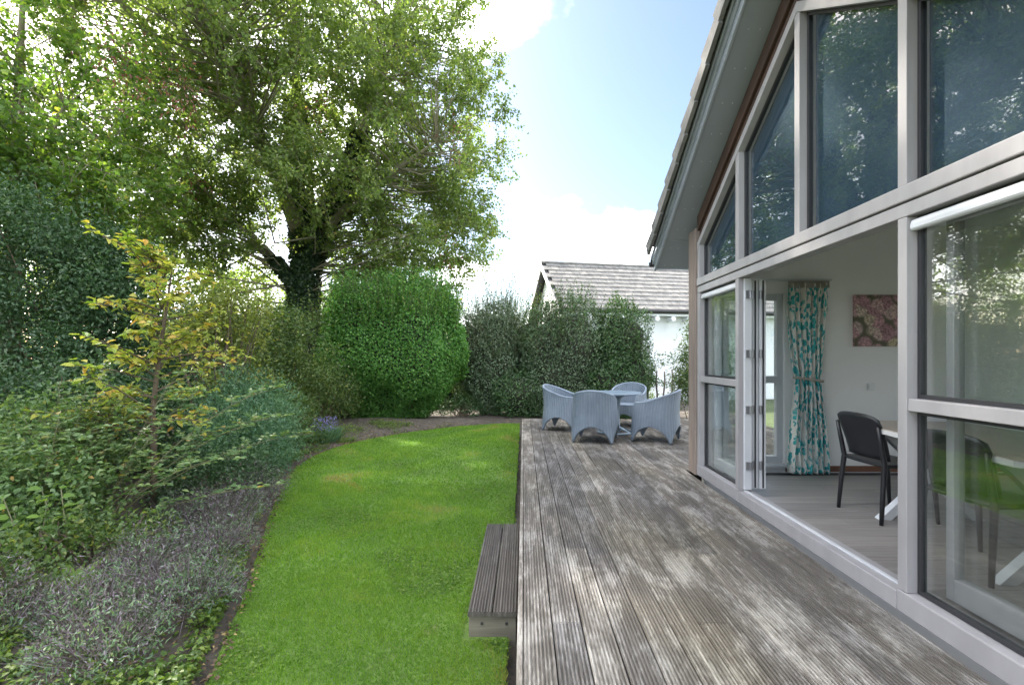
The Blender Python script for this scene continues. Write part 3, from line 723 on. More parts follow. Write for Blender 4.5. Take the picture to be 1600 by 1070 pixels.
# roof: slabs, soffit, fascia, tiles, gutter
X0R = 1.68; XR1 = 7.9; YE = 5.87
def slope_poly(y0, y1, lo, hi): return [(y0, rake(y0, lo)), (y0, rake(y0, hi)), (y1, rake(y1, hi)), (y1, rake(y1, lo))]
YEn = 2*YC - YE
rb = MB(); rb.prism_x(slope_poly(YC, YE-0.02, ZS+0.022, ZS+0.19), X0R+0.02, XR1); rb.prism_x(slope_poly(YEn+0.02, YC, ZS+0.022, ZS+0.19), X0R+0.02, XR1)
roof = rb.build('roof', M['frame_dark'], house)
for a, b_ in ((YC+0.001, 4.30), (4.302, 5.46), (5.468, YE)):
    q = MB(); q.prism_x(slope_poly(a, b_, ZS, ZS+0.02), X0R+0.001, XF+0.16 if a < 5 else 2.6); sof = q.build('soffit_panel', M['soffit'], roof)
q = MB(); q.prism_x(slope_poly(YEn, YC-0.001, ZS, ZS+0.02), X0R+0.001, XF+0.16); q.build('soffit_panel', M['soffit'], roof)
# rivets on the soffit
riv = None
for i in range(11):
    yy = YC+0.15 + i*0.24
    for xx in (X0R+0.10, XF-0.06):
        zz = rake(yy, ZS)-0.001
        if riv is None:
            r_ = MB(); r_.lathe([(0.006, -0.0015), (0.006, 0.002)], n=8); riv = r_.build('rivet', M['frame_white'], roof, world_co=False); o = riv
        else: o = copy_piece(riv, roof, (0, 0, 0))
        o.location = Vector((xx, yy, zz)) - origin(roof)
for k_, (xo, lo, hi, mt) in enumerate(((0.0, -0.012, 0.075, 'fascia'), (-0.022, 0.070, 0.135, 'fascia'), (-0.044, 0.130, 0.172, 'fascia'))):
    for a, b_ in ((YC, YE+0.01), (YEn-0.01, YC)):
        q = MB(); q.prism_x(slope_poly(a, b_, ZS+lo, ZS+hi), X0R+xo-0.014, X0R+xo+0.008); q.build('fascia_strip', M[mt], roof, bevel=0.004)
# eave board closing the roof end
q = MB(); q.prism_x([(YE-0.019, rake(YE, ZS)), (YE-0.019, rake(YE, ZS+0.17)), (YE+0.004, rake(YE, ZS+0.16)), (YE+0.004, rake(YE, ZS))], X0R+0.01, XR1); q.build('eave_board', M['fascia'], roof)
gp = [(YE+0.012, rake(YE, ZS+0.13)), (YE+0.02, rake(YE, ZS+0.075)), (YE+0.05, rake(YE, ZS+0.045)), (YE+0.09, rake(YE, ZS+0.06)), (YE+0.11, rake(YE, ZS+0.115)), (YE+0.104, rake(YE, ZS+0.115)), (YE+0.086, rake(YE, ZS+0.066)), (YE+0.05, rake(YE, ZS+0.052)), (YE+0.026, rake(YE, ZS+0.08)), (YE+0.018, rake(YE, ZS+0.13))]
q = MB(); q.prism_x(gp, X0R-0.06, XR1); q.build('gutter', M['frame_dark'], roof, smooth=False)
# tiles: both slopes, courses along x
ang = math.atan(SL); CE = 0.312; TW = 0.30
def tile_mesh():
    t = 0.024; L = 0.36; w = TW-0.004
    b = MB(); b.box(0, w, 0, L, 0, t)
    me = bpy.data.meshes.new('tile'); me.from_pydata(b.v, [], b.f); me.update(); return me
tm = tile_mesh()
def vtile_mesh():                # verge tile with a turned-down side
    b = MB(); b.box(0, TW-0.004, 0, 0.36, 0, 0.024); b.prism_x([(-0.015, -0.115), (-0.015, 0.042), (0.33, 0.006), (0.33, -0.115)], -0.036, -0.0005)
    me = bpy.data.meshes.new('verge_tile'); me.from_pydata(b.v, [], b.f); me.update(); return me
vm = vtile_mesh()
XT = 1.588
SU = np.array([0, -math.cos(ang), math.sin(ang)])
ridge_pt = (YC, rake(YC, ZS+0.245))
ncol = 8
rows = 10
for side in (1, -1):
    for r_ in range(rows):
        dist = (rows - r_) * CE - 0.03      # distance down the slope from the ridge
        for c_ in range(ncol):
            me = vm if c_ == 0 else tm
            o = link_mesh('verge_tile' if c_ == 0 else 'tile', me, M['tile'], roof)
            yy = YC + side*dist*math.cos(ang); zz = ridge_pt[1] - dist*math.sin(ang) + 0.006
            tilt = ang - 0.075
            if side == 1:
                o.location = Vector((XT + c_*TW, yy, zz)) - origin(roof)
                o.rotation_euler = (0, 0, 0)
                o.rotation_mode = 'XYZ'
                o.matrix_basis = Matrix.Translation(o.location) @ Matrix(((1, 0, 0, 0), (0, -math.cos(tilt), math.sin(tilt), 0), (0, math.sin(tilt), math.cos(tilt), 0), (0, 0, 0, 1))) if False else Matrix.Translation(o.location) @ Matrix.Rotation(-tilt, 4, 'X') @ Matrix.Scale(-1, 4, Vector((0, 1, 0)))
            else:
                o.location = Vector((XT + c_*TW, yy, zz)) - origin(roof)
                o.rotation_euler = (tilt, 0, 0)
q = MB(); xs0 = XT + ncol*TW
for side in (1, -1):
    for r_ in range(rows):
        d0 = (rows-r_)*CE - 0.03; d1 = d0 - 0.36
        ya, yb = YC+side*d0*math.cos(ang), YC+side*d1*math.cos(ang)
        za, zb = ridge_pt[1]-d0*math.sin(ang)+0.006, ridge_pt[1]-d1*math.sin(ang)-0.014
        q.prism_x([(ya, za), (ya, za+0.03), (yb, zb+0.03), (yb, zb)], xs0, XR1)
o = q.build('tile_course', M['tile'], roof); o['kind'] = 'stuff'
q = MB(); q.tube([(XT-0.02, YC, ridge_pt[1]+0.0), (XR1, YC, ridge_pt[1]+0.0)], 0.09, 10); q.build('ridge_cap', M['tile'], roof)

# ------------------------------------------------------------------ inside
FZ = 0.0505
def dining_chair(loc, rz, label):
    t = empty('dining_chair', loc, label, 'chair', 'black dining chairs at the table', rz)
    mt = M['black_plastic']
    # seat: rounded slab, slightly dished
    V = []; F = []; n = 10
    for top in (1, 0):
        for i in range(n+1):
            for j in range(n+1):
                u, v = i/n*2-1, j/n*2-1
                uu = u*math.sqrt(1-0.12*v*v); vv = v*math.sqrt(1-0.12*u*u)
                z = 0.45 - (0.022 if not top else 0) - 0.012*(1-u*u)*(1-v*v) - (0.012*max(0, u)**3)
                V.append((uu*0.22, vv*0.225, z))
    m_ = (n+1)**2
    for i in range(n):
        for j in range(n):
            a = i*(n+1)+j; F.append((a, a+n+1, a+n+2, a+1)); F.append((m_+a, m_+a+1, m_+a+n+2, m_+a+n+1))
    rim = [(0, j) for j in range(n)] + [(i, n) for i in range(n)] + [(n, j) for j in range(n, 0, -1)] + [(i, 0) for i in range(n, 0, -1)]
    idx = [i*(n+1)+j for i, j in rim]
    for k in range(len(idx)): F.append((idx[k], idx[(k+1) % len(idx)], m_+idx[(k+1) % len(idx)], m_+idx[k]))
    MB().add(V, F).build('seat', mt, t, smooth=True, world_co=False)
    # backrest: curved panel, wider on top
    V = []; F = []; nu, nv = 12, 8; th = 0.014
    for s in (0, 1):
        for j in range(nv+1):
            for i in range(nu+1):
                u = i/nu*2-1; v = j/nv
                w = 0.195 + 0.02*v
                yy = u*w*(1-0.05*max(0, v-0.85)/0.15*u*u)
                xx = -0.20 - 0.10*v**1.3 + 0.035*(u*u) + (th if s else 0)
                zz = 0.475 + 0.345*v + 0.012*(1-u*u)*v - (0.03*abs(u)**4*v)
                V.append((xx, yy, zz))
    m_ = (nu+1)*(nv+1)
    for j in range(nv):
        for i in range(nu):
            a = j*(nu+1)+i; F.append((a, a+nu+1, a+nu+2, a+1)); F.append((m_+a, m_+a+1, m_+a+nu+2, m_+a+nu+1))
    rim = [(j, 0) for j in range(nv)] + [(nv, i) for i in range(nu)] + [(j, nu) for j in range(nv, 0, -1)] + [(0, i) for i in range(nu, 0, -1)]
    idx = [j*(nu+1)+i for j, i in rim]
    for k in range(len(idx)): F.append((idx[k], m_+idx[k], m_+idx[(k+1) % len(idx)], idx[(k+1) % len(idx)]))
    MB().add(V, F).build('backrest', mt, t, smooth=True, world_co=False)
    for sy in (-1, 1):
        # rear leg runs into the back side rail
        b = MB(); b.tube([(-0.245, sy*0.215, 0.0), (-0.225, sy*0.208, 0.25), (-0.205, sy*0.200, 0.45), (-0.235, sy*0.203, 0.6), (-0.262, sy*0.207, 0.74)], [0.014, 0.018, 0.020, 0.017, 0.013], 8); b.build('leg', mt, t, smooth=True, world_co=False)
        b = MB(); b.tube([(0.215, sy*0.215, 0.0), (0.195, sy*0.208, 0.25), (0.175, sy*0.200, 0.44)], [0.013, 0.017, 0.022], 8); b.build('leg', mt, t, smooth=True, world_co=False)
    return t
dining_chair((2.93, 3.71, FZ), R(4), 'black plastic dining chair in the open doorway, tucked under the table')
dining_chair((2.80, 2.78, FZ), R(6), 'black plastic dining chair seen through the fixed glass pane beside the doorway')

tb = empty('dining_table', (3.12, 3.10, FZ), 'pale oak dining table with white edge and crossed white steel legs', 'table', rz=R(-7))
hw, hl, ch = 0.46, 0.83, 0.09
oct_ = [(-hw+ch, -hl), (hw-ch, -hl), (hw, -hl+ch), (hw, hl-ch), (hw-ch, hl), (-hw+ch, hl), (-hw, hl-ch), (-hw, -hl+ch)]
MB().prism_z(oct_, 0.690, 0.724).build('table_edge', M['white_edge'], tb, world_co=False, bevel=0.003)
MB().prism_z([(x*0.994, y*0.996) for x, y in oct_], 0.7245, 0.730).build('tabletop', M['table_wood'], tb, world_co=False)
for sy in (-1, 1):
    for sx in (-1, 1):
        b = MB(); yy = sy*0.52 + 0.035*sx
        b.prism_y([(sx*0.40, 0.0), (sx*0.29, 0.0), (-sx*0.38, 0.689), (-sx*0.27, 0.689)][::1], yy-0.032, yy+0.032)
        b.f = b.f
        b = MB(); pts = [(sx*0.40, 0.0), (sx*0.31, 0.0), (-sx*0.36, 0.689), (-sx*0.27, 0.689)]
        b.prism_y(pts, yy-0.032, yy+0.032); b.build('leg', M['table_leg'], tb, world_co=False, bevel=0.003)

# curtain with pleats and a tie-back
def curtain():
    t = empty('curtain', (3.09, 5.0, FZ), 'cream curtain with teal leaf print gathered by a tie-back', 'curtain')
    nu, nv = 120, 60; V = []; UV = []
    for j in range(nv+1):
        v = j/nv; z = 0.01 + v*2.06
        if z < 1.03: hw_ = 0.215 - 0.085*(z/1.03)**1.5; cx = 0.0
        else:
            q = (z-1.03)/1.04; hw_ = 0.13 + 0.075*min(1, q*1.4)**0.8; cx = -0.015*math.sin(q*math.pi)
        flow = 1.0 if z < 1.95 else 0.5
        for i in range(nu+1):
            u = i/nu; ph = u*2*math.pi*7
            amp = (0.030 + 0.018*(1-v)) * flow * (0.55 if abs(z-1.03) < 0.05 else 1)
            x = cx + (u-0.5)*2*hw_ + 0.006*math.sin(ph*2+v*5)
            y = amp*math.sin(ph + 0.6*math.sin(v*4+u*5)) + 0.008*math.sin(u*23+v*9)
            V.append((x, y, z)); UV.append((u*1.15, v*2.06))
    F = [(j*(nu+1)+i, j*(nu+1)+i+1, (j+1)*(nu+1)+i+1, (j+1)*(nu+1)+i) for j in range(nv) for i in range(nu)]
    me = bpy.data.meshes.new('cloth'); me.from_pydata(V, [], F); me.update()
    uv = me.uv_layers.new(name='UVMap')
    for lp in me.loops: uv.data[lp.index].uv = UV[lp.vertex_index]
    me.polygons.foreach_set('use_smooth', [True]*len(me.polygons))
    o = link_mesh('cloth', me, M['curtain'], t)
    so = o.modifiers.new('thick', 'SOLIDIFY'); so.thickness = 0.004
    b = MB()
    for i in range(40):
        u = i/39; b.add([], [])
    # heading tape: narrow pleated strip
    hv = []; hf = []
    for j in range(2):
        for i in range(81):
            u = i/80; hv.append(((u-0.5)*0.43, 0.022*math.sin(u*2*math.pi*13)-0.012, 2.02+0.075*j))
    hf = [(i, i+1, 82+i, 81+i) for i in range(80)]
    hd = MB().add(hv, hf).build('heading', M['heading'], t, smooth=True, world_co=False)
    so = hd.modifiers.new('thick', 'SOLIDIFY'); so.thickness = 0.006
    tie = MB(); pts = [(-0.15*math.cos(a), -0.065*math.sin(a), 1.03+0.02*math.cos(a)) for a in np.linspace(0, 2*math.pi, 28)]
    tie.tube(pts, 0.014, 8); tie.build('tie_back', M['heading'], t, smooth=True, world_co=False)
    return t
M['heading'] = mat_simple('grey_linen_tape', (0.42, 0.38, 0.33), 0.9, 0.1, 30)
curtain()
rod = MB(); rod.tube([(2.13, 5.03, FZ+2.11), (3.36, 5.03, FZ+2.11)], 0.012, 8); setp(rod.build('curtain_rail', M['frame_white']), 'slim white curtain rail above the end window', 'curtain rail')
pic = empty('canvas_picture', (3.98, 5.1, 1.44), 'square canvas print of pink and cream hydrangea flowers on the wall', 'picture')
box_part('canvas', M['picture'], pic, (3.66, 4.26, 5.095, 5.1245, 1.44, 2.01), 0.002)
sw = empty('wall_switch', (3.86, 5.12, 0.97), 'small white square switch on the wall below the picture', 'switch')
box_part('plate', M['switch'], sw, (3.82, 3.90, 5.1145, 5.1245, 0.955, 1.035), 0.003)
box_part('rocker', M['switch'], sw, (3.837, 3.883, 5.109, 5.1143, 0.972, 1.018), 0.002)

# ------------------------------------------------------------------ wicker set on the deck
def tub_mesh():
    nt_, nz = 112, 22
    def foot(th, s):                  # superellipse footprint
        c, si = math.cos(th), math.sin(th); k = 2.7
        r = (abs(c)**k + abs(si)**k)**(-1/k)
        return Vector((c*r*0.335*s, si*r*0.335*s, 0))
    def ztop(th):
        a = abs(math.atan2(math.sin(th), math.cos(th)))     # 0 front, pi back
        arm = 0.60 + 0.20*(0.5-0.5*math.cos(min(1, max(0, (a-0.8)/(math.pi-0.8)))*math.pi))**0.9
        f = min(1, max(0, (a-0.52)/0.22)); f = f*f*(3-2*f)
        return 0.415 + (arm-0.415)*f
    def zbot(th):
        q = abs(math.cos(2*th)); q = max(0, (q-0.10)/0.90)
        return 0.25*q**0.5
    V = []; UV = []
    for s in (0, 1):
        for j in range(nz+1):
            for i in range(nt_):
                th = 2*math.pi*i/nt_
                zb, zt = zbot(th), ztop(th); z = zb + (zt-zb)*j/nz
                sc = 1.18 - 0.22*(z/0.8)**0.75
                if z > 0.6: sc += 0.03*((z-0.6)/0.2)
                p = foot(th, sc)
                p.x -= 0.05*max(0, (z-0.42)/0.4)
                if s: p = p * (1 - 0.030/p.length)
                V.append((p.x, p.y, z)); UV.append((th*0.38, z))
    F = []; m_ = nt_*(nz+1)
    for j in range(nz):
        for i in range(nt_):
            a, b = j*nt_+i, j*nt_+(i+1) % nt_
            F.append((a, b, b+nt_, a+nt_)); F.append((m_+a, m_+a+nt_, m_+b+nt_, m_+b))
    for i in range(nt_):
        a, b = i, (i+1) % nt_; F.append((a, m_+a, m_+b, b))
        a, b = nz*nt_+i, nz*nt_+(i+1) % nt_; F.append((a, b, m_+b, m_+a))
    me = bpy.data.meshes.new('shell'); me.from_pydata(V, [], F); me.update()
    uv = me.uv_layers.new(name='UVMap')
    for p in me.polygons:
        us = [UV[me.loops[l].vertex_index] for l in p.loop_indices]
        mxu = max(q[0] for q in us)
        for l, q in zip(p.loop_indices, us): uv.data[l].uv = (q[0] + (2*math.pi*0.38 if mxu-q[0] > 1 else 0), q[1])
    me.polygons.foreach_set('use_smooth', [True]*len(me.polygons))
    # rim roll along the top
    rim = []
    for i in range(nt_+1):
        th = 2*math.pi*i/nt_; z = ztop(th); sc = 1.18-0.22*(z/0.8)**0.75 + (0.03*((z-0.6)/0.2) if z > 0.6 else 0)
        p = foot(th, sc); p.x -= 0.05*max(0, (z-0.42)/0.4); p = p*(1-0.015/p.length); p.z = z; rim.append(p)
    seat = [tuple(foot(2*math.pi*i/40, 1.0)*0.93)[:2] for i in range(40)]
    return me, rim, seat
tub_me, tub_rim, tub_seat = tub_mesh()
def tub_chair(loc, rz, label):
    t = empty('wicker_tub_chair', loc, label, 'chair', 'wicker tub chairs round the table', rz)
    link_mesh('shell', tub_me, M['wicker'], t)
    MB().tube(tub_rim, 0.020, 8, cap=False).build('rim', M['wicker'], t, smooth=True, world_co=False)
    MB().prism_z(tub_seat, 0.385, 0.418).build('seat', M['wicker'], t, world_co=False, bevel=0.006)
    return t
TBL = Vector((1.60, 8.05, 0.004))
for (x, y, lab) in ((0.74, 8.45, 'blue-grey wicker tub chair at the garden side of the round table, beside the lawn'),
                    (1.14, 7.32, 'blue-grey wicker tub chair turned with its stained back outward, legs before the table'),
                    (2.10, 7.32, 'blue-grey wicker tub chair beside the corner of the house, side on to the table'),
                    (2.02, 8.92, 'blue-grey wicker tub chair behind the round table, showing its seat')):
    d = Vector((TBL.x-x, TBL.y-y)); rz = math.atan2(d.y, d.x)
    if x == 1.14: rz = R(72)
    if x == 2.10: rz = R(150)
    tub_chair((x, y, 0.004), rz, lab)
t = empty('round_garden_table', TBL, 'round blue-grey garden table between the four wicker chairs', 'table')
MB().lathe([(0.40, 0.672), (0.445, 0.680), (0.452, 0.695), (0.445, 0.708), (0.0005, 0.712)], n=56).build('tabletop', M['tabletop_grey'], t, smooth=False, world_co=False)
MB().lathe([(0.10, 0.03), (0.085, 0.15), (0.07, 0.4), (0.10, 0.60), (0.2, 0.671)], n=24).build('pedestal', M['wicker_plain'] if 'wicker_plain' in M else M['tabletop_grey'], t, smooth=True, world_co=False)
ring = MB(); ring.tube([(0.30*math.cos(a), 0.30*math.sin(a), 0.02) for a in np.linspace(0, 2*math.pi, 37)], 0.018, 8, cap=False); ring.build('foot_ring', M['tabletop_grey'], t, smooth=True, world_co=False)
for k in range(4):
    a = math.pi/4 + k*math.pi/2
    b = MB(); b.tube([(0.06*math.cos(a), 0.06*math.sin(a), 0.10), (0.2*math.cos(a), 0.2*math.sin(a), 0.06), (0.30*math.cos(a), 0.30*math.sin(a), 0.02)], 0.016, 8); b.build('foot', M['tabletop_grey'], t, smooth=True, world_co=False)

# ------------------------------------------------------------------ neighbour house
nh_rz = R(11)
nh = empty('neighbour_house', (1.4, 17.05, -0.38), 'white neighbour house with grey tiled roof behind the hedge', 'house', rz=nh_rz)
def nb(name, mat, b, bevel=0.0, parent=nh): return MB().box(*b).build(name, mat, parent, world_co=False, bevel=bevel)
NZ = 0.38; EZ = 3.12+NZ; RZ = 5.32+NZ; LX = 10.0
b = MB(); b.prism_x([(0, 0), (5, 0), (5, EZ-0.1), (2.5, RZ-0.30), (0, EZ-0.1)], 0.12, LX); b.build('wall', M['ext_wall'], nh, world_co=False)
run = 2.9; na = math.atan2(RZ-EZ, run); sl_len = math.hypot(run, RZ-EZ)
b = MB()
def ny(d): return (2.5-run*d, RZ-(RZ-EZ)*d)
q0, q1 = ny(0), ny(1)
b.prism_x([(q0[0], q0[1]-0.05), (q0[0], q0[1]-0.16), (q1[0], q1[1]-0.16), (q1[0], q1[1]-0.05)], -0.15, LX+0.2)
b.prism_x([(q0[0], q0[1]-0.05), (5-q1[0], q1[1]-0.05), (5-q1[0], q1[1]-0.16), (q0[0], q0[1]-0.16)], -0.15, LX+0.2)
nroof = b.build('roof', M['frame_dark'], nh, world_co=False)
ntm = MB(); ntm.box(0, 0.315, 0, 0.36, 0, 0.028); nt_me = bpy.data.meshes.new('tile'); nt_me.from_pydata(ntm.v, [], ntm.f); nt_me.update()
NR = 11; ce = sl_len/NR
for r_ in range(NR):
    for c_ in range(24):
        o = link_mesh('tile', nt_me, M['ntile'] if 'ntile' in M else M['tile'], nroof)
        d = (r_+1)/NR
        yy, zz = ny(d)
        o.location = (-0.17 + c_*0.327 + (0.0 if r_ % 2 else 0.16), yy, zz-0.01 + random.uniform(-0.003, 0.003)); o.rotation_euler = (na-0.07, 0, 0)
b = MB()
for r_ in range(NR):
    for sgn in (0, 1):
        d0, d1 = (r_+1)/NR, max(0, r_/NR-0.02)
        (ya, za), (yb, zb) = ny(d0), ny(d1)
        if sgn: ya, yb = 5-ya, 5-yb
        b.prism_x([(ya, za-0.01), (ya, za+0.018), (yb, zb-0.01), (yb, zb-0.04)], (-0.17+24*0.327) if not sgn else -0.17, LX+0.2)
o = b.build('tile_course', M['tile'], nroof, world_co=False); o['kind'] = 'stuff'
MB().tube([(-0.18, 2.5, RZ+0.0), (LX+0.2, 2.5, RZ+0.0)], 0.07, 8).build('ridge_cap', M['tile'], nroof, world_co=False)
# verge boards, eave board, gutter, rafter ends
for sgn in (0, 1):
    (ya, za), (yb, zb) = ny(0), ny(1.0)
    if sgn: yb = 5-yb
    b = MB(); b.prism_x([(ya, za-0.05), (ya, za-0.26), (yb, zb-0.26), (yb, zb-0.05)], -0.21, -0.172); b.build('verge_board', M['ext_wall'], nroof, world_co=False)
nb('eave_board', M['ext_wall'], (-0.15, LX, -0.36, -0.33, EZ-0.24, EZ-0.06), parent=nroof)
nb('eave_soffit', M['ext_wall'], (-0.15, LX, -0.33, -0.002, EZ-0.20, EZ-0.18), parent=nroof)
MB().tube([(-0.2, -0.44, EZ-0.07), (LX, -0.44, EZ-0.07)], 0.06, 10).build('gutter', M['frame_dark'], nroof, world_co=False)
for k in range(9):
    xx = 1.0 + k*0.66
    MB().tube([(xx, -0.40, EZ-0.34), (xx, 0.05, EZ-0.34)], 0.095, 12).build('rafter_end', M['ext_wall'], nh, world_co=False)

# ------------------------------------------------------------------ stake fence
fn = empty('stake_fence', (3.4, 12.6, -0.31), 'rustic fence of crooked dark hazel stakes before the white house', 'fence')
for k in range(12):
    x = 2.0 + k*0.205 + random.uniform(-0.03, 0.03); h = random.uniform(1.22, 1.36)
    pts = [(x+random.uniform(-.02, .02), 12.6+random.uniform(-.02, .02), -0.33 + h*i/4) for i in range(5)]
    MB().tube(pts, [0.026, 0.027, 0.025, 0.024, 0.018], 6).build('stake', M['stake'], fn)
for z in (0.05, 0.62):
    MB().tube([(1.9, 12.63, z), (2.9, 12.64, z+0.02), (4.4, 12.63, z)], 0.006, 5).build('wire', M['stake'], fn)

# ------------------------------------------------------------------ vegetation
def clump_leaves(C, Rc, per, L, W, outdir=None, flat=0.75, updir=0.25):
    """gaussian leaf clumps; returns P,D,N"""
    k = len(C); idx = np.repeat(np.arange(k), per)
    off = rng.normal(size=(len(idx), 3)); off[:, 2] *= flat
    off *= (Rc[idx]*0.55)[:, None]
    P = C[idx] + off
    D = unit(off)*0.8 + rdir(len(idx))*0.9 + np.array([0, 0, -0.25])
    N = rdir(len(idx))*0.9 + np.array([0, 0, updir+0.35])
    return P, D, N

def ellipsoid_pts(c, r, n, outer=0.5, zmin=-1.0):
    d = rdir(n*3); d = d[d[:, 2] > zmin][:n]
    rad = rng.random(len(d))**(outer/1.0*0.5+0.12)
    return np.array(c) + d*np.array(r)*rad[:, None]

def tree(name, label, base, limbs, crowns, per, L, mat, bark, twig_r=0.03, dead=0, group=None, jit=1.0):
    t = empty(name, base, label, 'tree', group)
    tr = MB()
    segs = []
    for pts, rads in limbs:
        # smooth the polyline
        P = [Vector(p) for p in pts]; fine = []; fr = []
        for i in range(len(P)-1):
            p0 = P[max(i-1, 0)]; p1 = P[i]; p2 = P[i+1]; p3 = P[min(i+2, len(P)-1)]
            for s in range(5):
                u = s/5
                fine.append(0.5*((2*p1)+(p2-p0)*u+(2*p0-5*p1+4*p2-p3)*u*u+(3*p1-p0-3*p2+p3)*u**3)); fr.append(rads[i]+(rads[i+1]-rads[i])*u)
        fine.append(P[-1]); fr.append(rads[-1])
        tr.tube(fine, fr, 10)
        segs += [(p, r) for p, r in zip(fine, fr)]
    tr.build('trunk', bark, t, smooth=True)
    SP = np.array([tuple(p) for p, _ in segs]); SR = np.array([r for _, r in segs])
    C = np.concatenate([ellipsoid_pts(c, r, n, zmin=zm) for c, r, n, zm in crowns])
    br = MB()
    for c in C:
        d = SP - c; dist = np.linalg.norm(d, axis=1) + np.maximum(0, SP[:, 2]-c[2]+0.3)*1.5
        i = int(np.argmin(dist)); p0 = Vector(SP[i]); p1 = Vector(c)
        ln = (p1-p0).length
        if ln < 0.3 or (c[2] < 6.2 and ln > 1.3 and rng.random() < 0.75): continue
        mid = (p0+p1)*0.5 + Vector((0, 0, rng.uniform(-0.16, 0.22)*ln)) + Vector(rng.normal(0, 0.09*ln, 3))
        r0 = min(SR[i]*0.7, 0.008+0.008*ln, 0.032)
        br.tube([p0, p0*0.4+mid*0.6, mid, mid*0.4+p1*0.6, p1], [r0, r0*.8, r0*.65, r0*.45, 0.006], 5, cap=False)
    axis = np.array([base[0], base[1], 0.0]); NT = 7; nl = max(3, per//NT)
    PP = []; DD = []; NN = []
    for c in C:
        out = np.array([c[0]-axis[0], c[1]-axis[1], 0.0]); out = out/max(np.linalg.norm(out), .3)
        for _ in range(NT):
            d = rng.normal(0, .75, 3) + out*.45 + np.array([0, 0, .25]); d /= np.linalg.norm(d)
            ln = rng.uniform(.35, 1.0)*jit; e = c + d*ln + np.array([0, 0, -.12*ln])
            br.tube([tuple(c), tuple(c+d*ln*.55), tuple(e)], [0.007, 0.005, 0.002], 3, cap=False)
            u = rng.uniform(.1, 1.05, nl)[:, None]
            PP.append(c + (e-c)*u + rng.normal(0, .055, (nl, 3))); DD.append(d*.5 + rng.normal(0, .7, (nl, 3)) + np.array([0, 0, -.35])); NN.append(rng.normal(0, .7, (nl, 3)) + np.array([0, 0, .6]))
    P, D, N = np.concatenate(PP), np.concatenate(DD), np.concatenate(NN); per = NT*nl
    o_ = br.build('branches', bark, t, smooth=True); o_['kind'] = 'stuff'
    k = len(P); Ls = L*rng.uniform(0.6, 1.2, k)
    tint = np.repeat(rng.normal(0, 0.10, len(C)), per)
    rv = np.clip(rng.beta(2.2, 2.4, k)*0.95 + tint, 0, 0.99); rv[rng.random(k) < 0.004] = 1.0
    leaf_obj('crown', mat, t, P, D, N, Ls, Ls*0.82, rv)
    if dead:
        DC = np.array([tuple(at(px, py, Yd)) for px, py, Yd in dead])
        P, D, N = clump_leaves(DC, np.full(len(DC), 0.30), 60, L, L, flat=1.7)
        D = D + np.array([0, 0, -0.9]); kk = len(P)
        leaf_obj('dead_leaves', M['dead'], t, P, D, N, L*rng.uniform(.6, 1, kk), L*.5*rng.uniform(.6, 1, kk))
    return t

TB = (-6.75, 14.0, -0.33)
limbs = [
    ([(-6.75, 14, -0.35), (-6.72, 14, 1.0), (-6.72, 14, 2.6), (-6.6, 14, 4.2), (-6.8, 14, 6.2), (-6.95, 14.1, 9.2), (-7.05, 14.2, 12.2), (-7.0, 14.2, 15.8)], [0.36, 0.30, 0.27, 0.24, 0.17, 0.13, 0.09, 0.03]),
    ([(-6.62, 14, 4.0), (-6.0, 13.9, 5.3), (-5.3, 13.8, 6.6), (-4.8, 13.7, 8.0), (-4.1, 13.6, 10.0), (-3.5, 13.5, 12.6)], [0.20, 0.17, 0.14, 0.12, 0.09, 0.03]),
    ([(-6.6, 14, 4.3), (-6.3, 14.5, 5.6), (-5.9, 15.6, 8.0), (-5.2, 16.8, 11.0), (-5.0, 17.2, 13)], [0.18, 0.14, 0.11, 0.08, 0.03]),
    ([(-6.75, 14, 5.5), (-7.35, 13.9, 6.9), (-8.3, 13.7, 8.9), (-9.3, 13.5, 11.5), (-9.8, 13.4, 14)], [0.16, 0.13, 0.11, 0.08, 0.03]),
    ([(-6.68, 13.9, 3.2), (-7.4, 13.6, 4.3), (-8.8, 13.2, 5.7), (-10.6, 12.8, 6.9), (-13, 12.4, 7.8)], [0.11, 0.09, 0.075, 0.055, 0.03]),
    ([(-6.75, 13.9, 5.0), (-6.9, 12.6, 6.6), (-7.1, 11.0, 8.3), (-7.3, 9.4, 9.6), (-7.5, 8.2, 10.6)], [0.22, 0.17, 0.13, 0.09, 0.02]),
    ([(-6.5, 14, 4.6), (-5.2, 13.4, 5.6), (-3.8, 12.9, 6.4), (-2.4, 12.6, 7.2)], [0.16, 0.11, 0.08, 0.02]),
    ([(-6.9, 13.9, 6.5), (-8.2, 12.4, 8.2), (-9.4, 10.8, 9.6), (-10.2, 9.6, 10.8)], [0.16, 0.12, 0.08, 0.02]),
]
crowns = [((-6.4, 14.0, 9.8), (5.6, 5.6, 6.6), 370, -0.75), ((-4.0, 13.6, 8.2), (3.5, 3.4, 5.0), 190, -0.9), ((-10.4, 12.6, 8.4), (4.2, 3.8, 4.4), 130, -0.8),
          ((-7.4, 9.8, 9.8), (3.4, 2.6, 2.8), 100, -0.8), ((-3.8, 14.4, 5.2), (3.0, 2.0, 2.5), 165, -0.95), ((-10.4, 13.4, 4.6), (3.2, 2.2, 2.2), 85, -0.95),
          ((-6.6, 11.9, 7.4), (3.8, 1.3, 3.0), 95, -0.95), ((-8.6, 12.4, 5.2), (1.9, 0.8, 1.5), 40, -0.95)]
tree('poplar_tree', 'tall spreading green tree with ivy-clad trunk behind the clipped hedge', TB, limbs, [(c, r, int(n*1.25), z) for c, r, n, z in crowns], 147, 0.092, M['poplar'], M['bark'], jit=0.9,
     dead=[(172, 80, 7.9), (205, 130, 7.9), (276, 125, 7.6), (284, 160, 7.6), (505, 165, 10.3), (312, 280, 10.8), (715, 215, 10.8), (705, 400, 12.6)])
